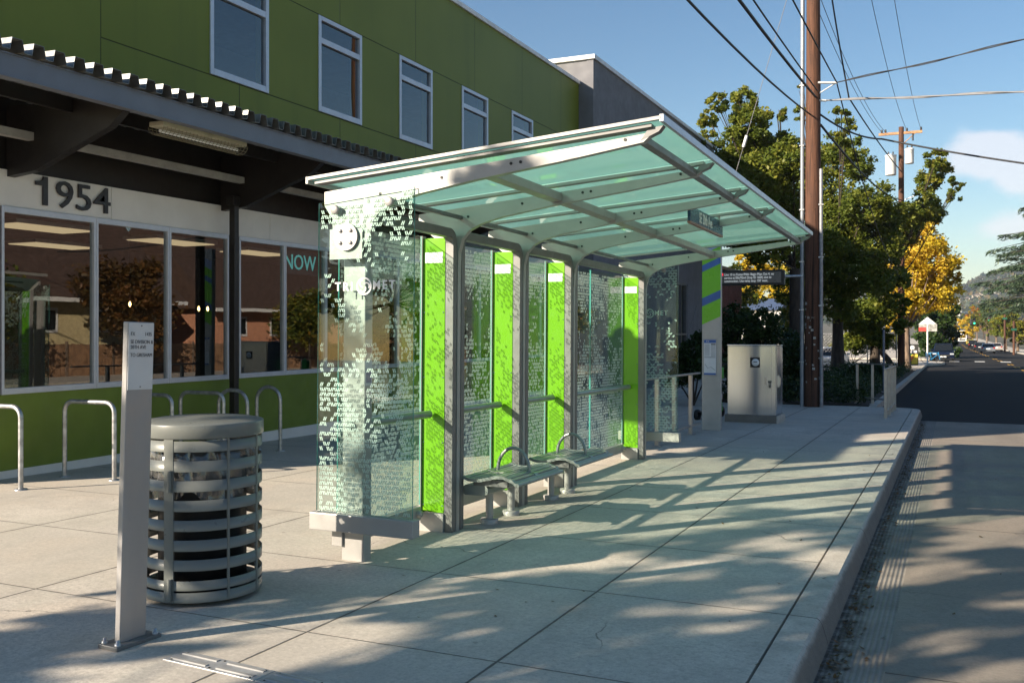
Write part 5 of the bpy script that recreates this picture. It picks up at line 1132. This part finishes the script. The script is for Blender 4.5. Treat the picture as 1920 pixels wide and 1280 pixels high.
def art():
    t = NT('board_art'); v = t.n('ShaderNodeTexVoronoi'); v.inputs['Scale'].default_value = 3.2; t.t.links.new(t.coord(), v.inputs['Vector']); r_ = t.n('ShaderNodeValToRGB'); r_.color_ramp.interpolation = 'CONSTANT'
    e = r_.color_ramp.elements; e[0].color = (.75, .55, .05, 1); e[1].position = .35; e[1].color = (.1, .35, .05, 1)
    for p, c in ((.55, (.75, .2, .04, 1)), (.75, (.75, .70, .6, 1)), (.88, (.45, .05, .03, 1))): q = e.new(p); q.color = c
    s = t.n('ShaderNodeSeparateColor'); t.t.links.new(v.outputs['Color'], s.inputs[0]); t.t.links.new(s.outputs[0], r_.inputs[0]); return t.done(t.pbr(r_.outputs[0], .6))
mb = MB(); mb.add([(-w_*.9, -.26+.02, .08), (w_*.9, -.26+.02, .08), (w_*.9, -.26+.2*.52, h_*.52), (-w_*.9, -.26+.2*.52, h_*.52)], [(0, 1, 2, 3)]); mb.build('artwork', art(), bo)
mb = MB(); q = h_*.82; mb.M = Matrix.Translation((0, -.26+.2*.82, q)) @ Matrix.Rotation(R(80), 4, 'X'); mb.lathe([(.001, .01), (.17, .01), (.17, 0)], 18); mb.build('emblem', M['white'], bo)
mb = MB(); mb.add([(-w_*.75, -.262+.2*.58, h_*.58), (w_*.75, -.262+.2*.58, h_*.58), (w_*.75, -.262+.2*.70, h_*.70), (-w_*.75, -.262+.2*.70, h_*.70)], [(0, 1, 2, 3)]); mb.build('caption_panel', M['fascia'], bo)
b = base_at(1748, 681); bk = thing('bicycle', 'blue road bicycle leaning by the white sign post', 'bicycle', (b[0], b[1], b[2]), (0, R(4), R(12)))
for x in (-.52, .52):
    mb = MB(); mb.M = Matrix.Translation((x, 0, .34)) @ Matrix.Rotation(R(90), 4, 'X'); mb.tube([(.33*math.cos(a), .33*math.sin(a), 0) for a in [2*math.pi*i/28 for i in range(28)]], .018, 6, closed=True); wl = mb.build('wheel', M['black'], bk)
    mb = MB(); mb.M = Matrix.Translation((x, 0, .34)) @ Matrix.Rotation(R(90), 4, 'X')
    for i in range(8): a = math.pi*i/8; mb.tube([(.32*math.cos(a), .32*math.sin(a), 0), (-.32*math.cos(a), -.32*math.sin(a), 0)], .003, 4)
    mb.build('spokes', M['galv'], wl)
bl = plain('bike_blue', (.05, .3, .6), .3)
mb = MB()
for a, c in (((-.08, 0, .3), (-.2, 0, .85)), ((-.08, 0, .3), (.4, 0, .78)), ((-.17, 0, .80), (.38, 0, .84)), ((-.52, 0, .34), (-.08, 0, .3)), ((-.52, 0, .34), (-.18, 0, .80)), ((.38, 0, .9), (.52, 0, .34))): mb.tube([a, c], .02, 8)
mb.build('frame', bl, bk); mb = MB(); mb.tube([(.4, -.22, .95), (.37, 0, .93), (.4, .22, .95)], .014, 6); mb.build('handlebar', M['black'], bk); mb = MB(); mb.box(-.33, -.07, -.06, .06, .90, .95); mb.build('saddle', M['black'], bk, .02); mb = MB(); mb.box(-.5, -.25, .03, .12, .5, .8); mb.build('pannier', bl, bk, .02)
# traffic signals on a span wire
sgm = emit('green_signal', (.05, 1, .45), 1.6)
for (px, pyy, y, lit, lab) in ((1827, 602, 205, 1, 'green lit traffic signal, left of the two over the road'), (1855, 597, 205, 1, 'green lit traffic signal, right of the two over the road'), (1821, 604, 207, 0, 'dark traffic signal seen edge-on beside the lit left one'), (1790, 603, 205, 0, 'dark traffic signal hanging over the left side of the road')):
    p = at(px, pyy, y); t = thing('traffic_signal', lab, 'traffic light', p, (0, 0, 0), 'traffic signals over the junction'); mb = MB(); mb.box(-.24, .24, -.1, .15, -.62, .62); mb.build('housing', M['black'], t, .03)
    for k, zz in enumerate((.4, 0, -.4)):
        mb = MB(); mb.M = Matrix.Translation((0, -.1, zz)) @ Matrix.Rotation(R(90), 4, 'X'); mb.lathe([(.001, .03), (.15, .02), (.16, 0)], 16); mb.build('lens', sgm if (lit and k == 2) else M['ink'], t)
    mb = MB(); mb.tube([(0, 0, .62), (0, 0, 1.5)], .03, 6); mb.build('hanger', M['ink'], t)
p1, p2 = at(1770, 588, 205), at(1910, 578, 205); wire('thin span wire carrying the traffic signals across the road', [tuple(p1), tuple(p2)], .35, .03)
for (px, y, hh, lab) in ((1884, 160, 6.0, 'brown timber pole under the right street trees'), (1901, 135, 4.2, 'slim pole with a yellow band under the right street trees')):
    b = on(px, y); t = thing('street_pole', lab, 'pole', (b[0], y, G(y))); mb = MB(); mb.tube([(0, 0, 0), (0, 0, hh)], .14, 10); mb.build('shaft', M['polewood'], t)
    mb = MB(); mb.box(-.3, .3, -.2, -.15, hh-1.2, hh-.9); mb.build('sign_plate', plain('dark_green_sign', (.01, .08, .05), .4), t)
b = base_at(1657, 735); t = thing('marker_post', 'thin blue-grey steel marker post behind the corner guard rail', 'post', b); mb = MB(); mb.tube([(0, 0, 0), (0, 0, at(1657, 618, b[1]).z-b[2])], .035, 8); mb.build('shaft', plain('marker_blue', (.18, .22, .30), .4, .4), t); mb = MB(); mb.lathe([(.001, .02), (.1, .02), (.1, 0)], 12); mb.build('base_plate', M['galv'], t)
# chain-link fence by the car park
cf = thing('chain_fence', 'chain-link fence with steel posts in front of the white parked car', 'fence', (-11, 61, G(61)))
mb = MB()
for k in range(6): mb.tube([(k*1.6, 0, 0), (k*1.6, 0, 2.1)], .035, 8)
mb.tube([(0, 0, 2.1), (8, 0, 2.1)], .03, 8); mb.build('post', M['galv'], cf)
mb = MB()
for k in range(46):
    x = k*.2-1; 
    for s in (1, -1):
        a, c = (x, 1.0) if s > 0 else (x+1.1, 1.0)
        mb.tube([(a, 0, 1.0), (a+s*1.1, 0, 2.1)], .006, 4)
mb.build('mesh', M['galv'], cf)
# fallen leaves in the gutter and on the paving
g = np.random.default_rng(99); n = 900; x = np.concatenate([KX+.075+np.abs(g.normal(size=n))*.06, g.uniform(-3.6, 2.5, 90)]); y = np.concatenate([g.uniform(3.6, 23, n), g.uniform(4.3, 17, 90)])
z = np.array([G(v) for v in y])+np.where((x > KX), -.143, .006)
leaves('fallen_leaves', np.stack([x, y, z], 1), .02, M['redleaf'], None, g.uniform(0, 1, len(x)), 100, .5, 3.5, 'stuff')
o = thing('fallen_leaf', 'single orange fallen leaf lying on the slatted bench seat', 'leaf', (SX+.27, SY+3.78, G(SY+3.78)+.455)); mb = MB(); mb.add([(-.03, 0, 0), (0, .02, .006), (.03, 0, 0), (0, -.02, .006)], [(0, 1, 2, 3)]); mb.build('blade', plain('orange_leaf', (.6, .22, .02), .6), o)

# ------------------------------------------------------------------ across the street, seen in the window reflections
def house(label, x, y0, y1, wall, eave, ridge):
    t = thing('bungalow', label, 'house', (x, y0, G(y0))); L_ = y1-y0
    mb = MB(); mb.box(0, 9, 0, L_, -1, eave); mb.build('wall', wall, t); mb = MB()
    for k in range(int((eave)/.22)): mb.box(-.012, 0, 0, L_, k*.22, k*.22+.205)
    mb.build('siding', wall, t)
    rm = plain('brown_shingles', (.085, .05, .038), .85, 0, .3, 5, .4)
    mb = MB(); mb.add([(-.7, -.5, eave-.15), (-.7, L_+.5, eave-.15), (4.5, L_+.5, ridge), (4.5, -.5, ridge), (9.7, -.5, eave-.15), (9.7, L_+.5, eave-.15)], [(0, 1, 2, 3), (3, 2, 5, 4), (0, 3, 4), (1, 5, 2)]); mb.build('roof', rm, t)
    mb = MB(); mb.box(-.78, -.7, -.5, L_+.5, eave-.3, eave-.12); mb.build('gutter', M['white'], t)
    for k in range(int(L_//3.4)):
        ya = 1.2+k*3.4; mb = MB(); mb.box(-.06, -.013, ya, ya+1.5, 1.7, 2.75); wf = mb.build('window', M['white'], t); mb = MB(); mb.box(-.07, -.061, ya+.12, ya+1.38, 1.82, 2.63); mb.build('pane', M['carglass'], wf)
house('yellow bungalow with a brown roof, mirrored in the storefront windows', 15, 20, 36, plain('yellow_siding', (.62, .52, .30), .7), 3.3, 8.0)
house('peach bungalow with a brown roof, mirrored beside the dark column', 15, 39, 55, plain('peach_siding', (.65, .32, .20), .7), 3.3, 8.0)
fe = thing('board_fence', 'weathered board fence across the street, mirrored in the storefront', 'fence', (13.6, 14, G(14))); mb = MB(); rr = random.Random(2)
for k in range(230): y = k*.165; mb.box(0, .02, y, y+.15, G(14+y)-G(14), G(14+y)-G(14)+1.35+rr.uniform(-.02, .02))
mb.build('board', plain('fence_wood', (.26, .15, .085), .8, 0, .3, 4), fe); mb = MB()
for k in range(16): mb.box(-.06, 0, k*2.45, k*2.45+.1, G(14+k*2.45)-G(14), G(14+k*2.45)-G(14)+1.45)
mb.build('post', M['barkpale'], fe)
for i, (x, y, h, lab) in enumerate([(11.8, 22.5, 6.2, 'small green street tree across the road, first from the near end'), (12.0, 30.5, 5.4, 'small reddish tree across the road before the yellow bungalow'), (11.8, 43, 4.6, 'small turning tree across the road before the peach bungalow'), (11.9, 51, 4.4, 'small tree across the road at the far peach bungalow corner')]):
    g = random.Random(120+i)
    tree('small_tree', lab, 'tree', (x, y, G(y)), .06, [(x+g.uniform(-1, 1), y+g.uniform(-1.2, 1.2), G(y)+1.7+g.uniform(0, h-2.4), g.uniform(.7, 1.2)) for k in range(13)], 9000, .12, M[('leafmix', 'redleaf', 'leafmix', 'leafmix')[i]], tu, 122+i, group='small trees across the road', fork=.55, sub=.6)
# trees up-sun of the stop; they throw the dappled shade
for i, (x, y, h, seed, r_, n, lab) in enumerate([(-10.4, -5.2, 4.7, 1, 2.2, 11000, 'leafy plaza tree behind the camera, nearest the office building'), (-8.6, -4.6, 7.4, 2, 2.3, 11000, 'leafy pavement tree behind the camera, second from the building'), (-5.6, -3.4, 7.6, 3, 2.4, 11000, 'leafy kerbside tree behind the camera, nearest the road')]):
    g = random.Random(200+seed)
    tree('pavement_tree', lab, 'tree', (x, y, G(y)), .09, [(x+g.uniform(-r_, r_), y+g.uniform(-r_, r_), G(y)+h*.45+g.uniform(0, h*.5), g.uniform(.45, .95)) for k in range(26)], n, .10, M['leafmix'], tu, 210+2*i, group='trees shading the pavement', fork=.72)

# ------------------------------------------------------------------ haze
hz = NT('haze_air'); v_ = hz.n('ShaderNodeVolumePrincipled'); v_.inputs['Color'].default_value = (.78, .86, 1, 1); v_.inputs['Density'].default_value = .00016; v_.inputs['Anisotropy'].default_value = .2; hz.t.links.new(v_.outputs[0], hz.out.inputs[1])
mb = MB(); mb.box(-2700, 2700, -80, 2800, -8, 170); tag(mb.build('haze', hz.m), kind='stuff')
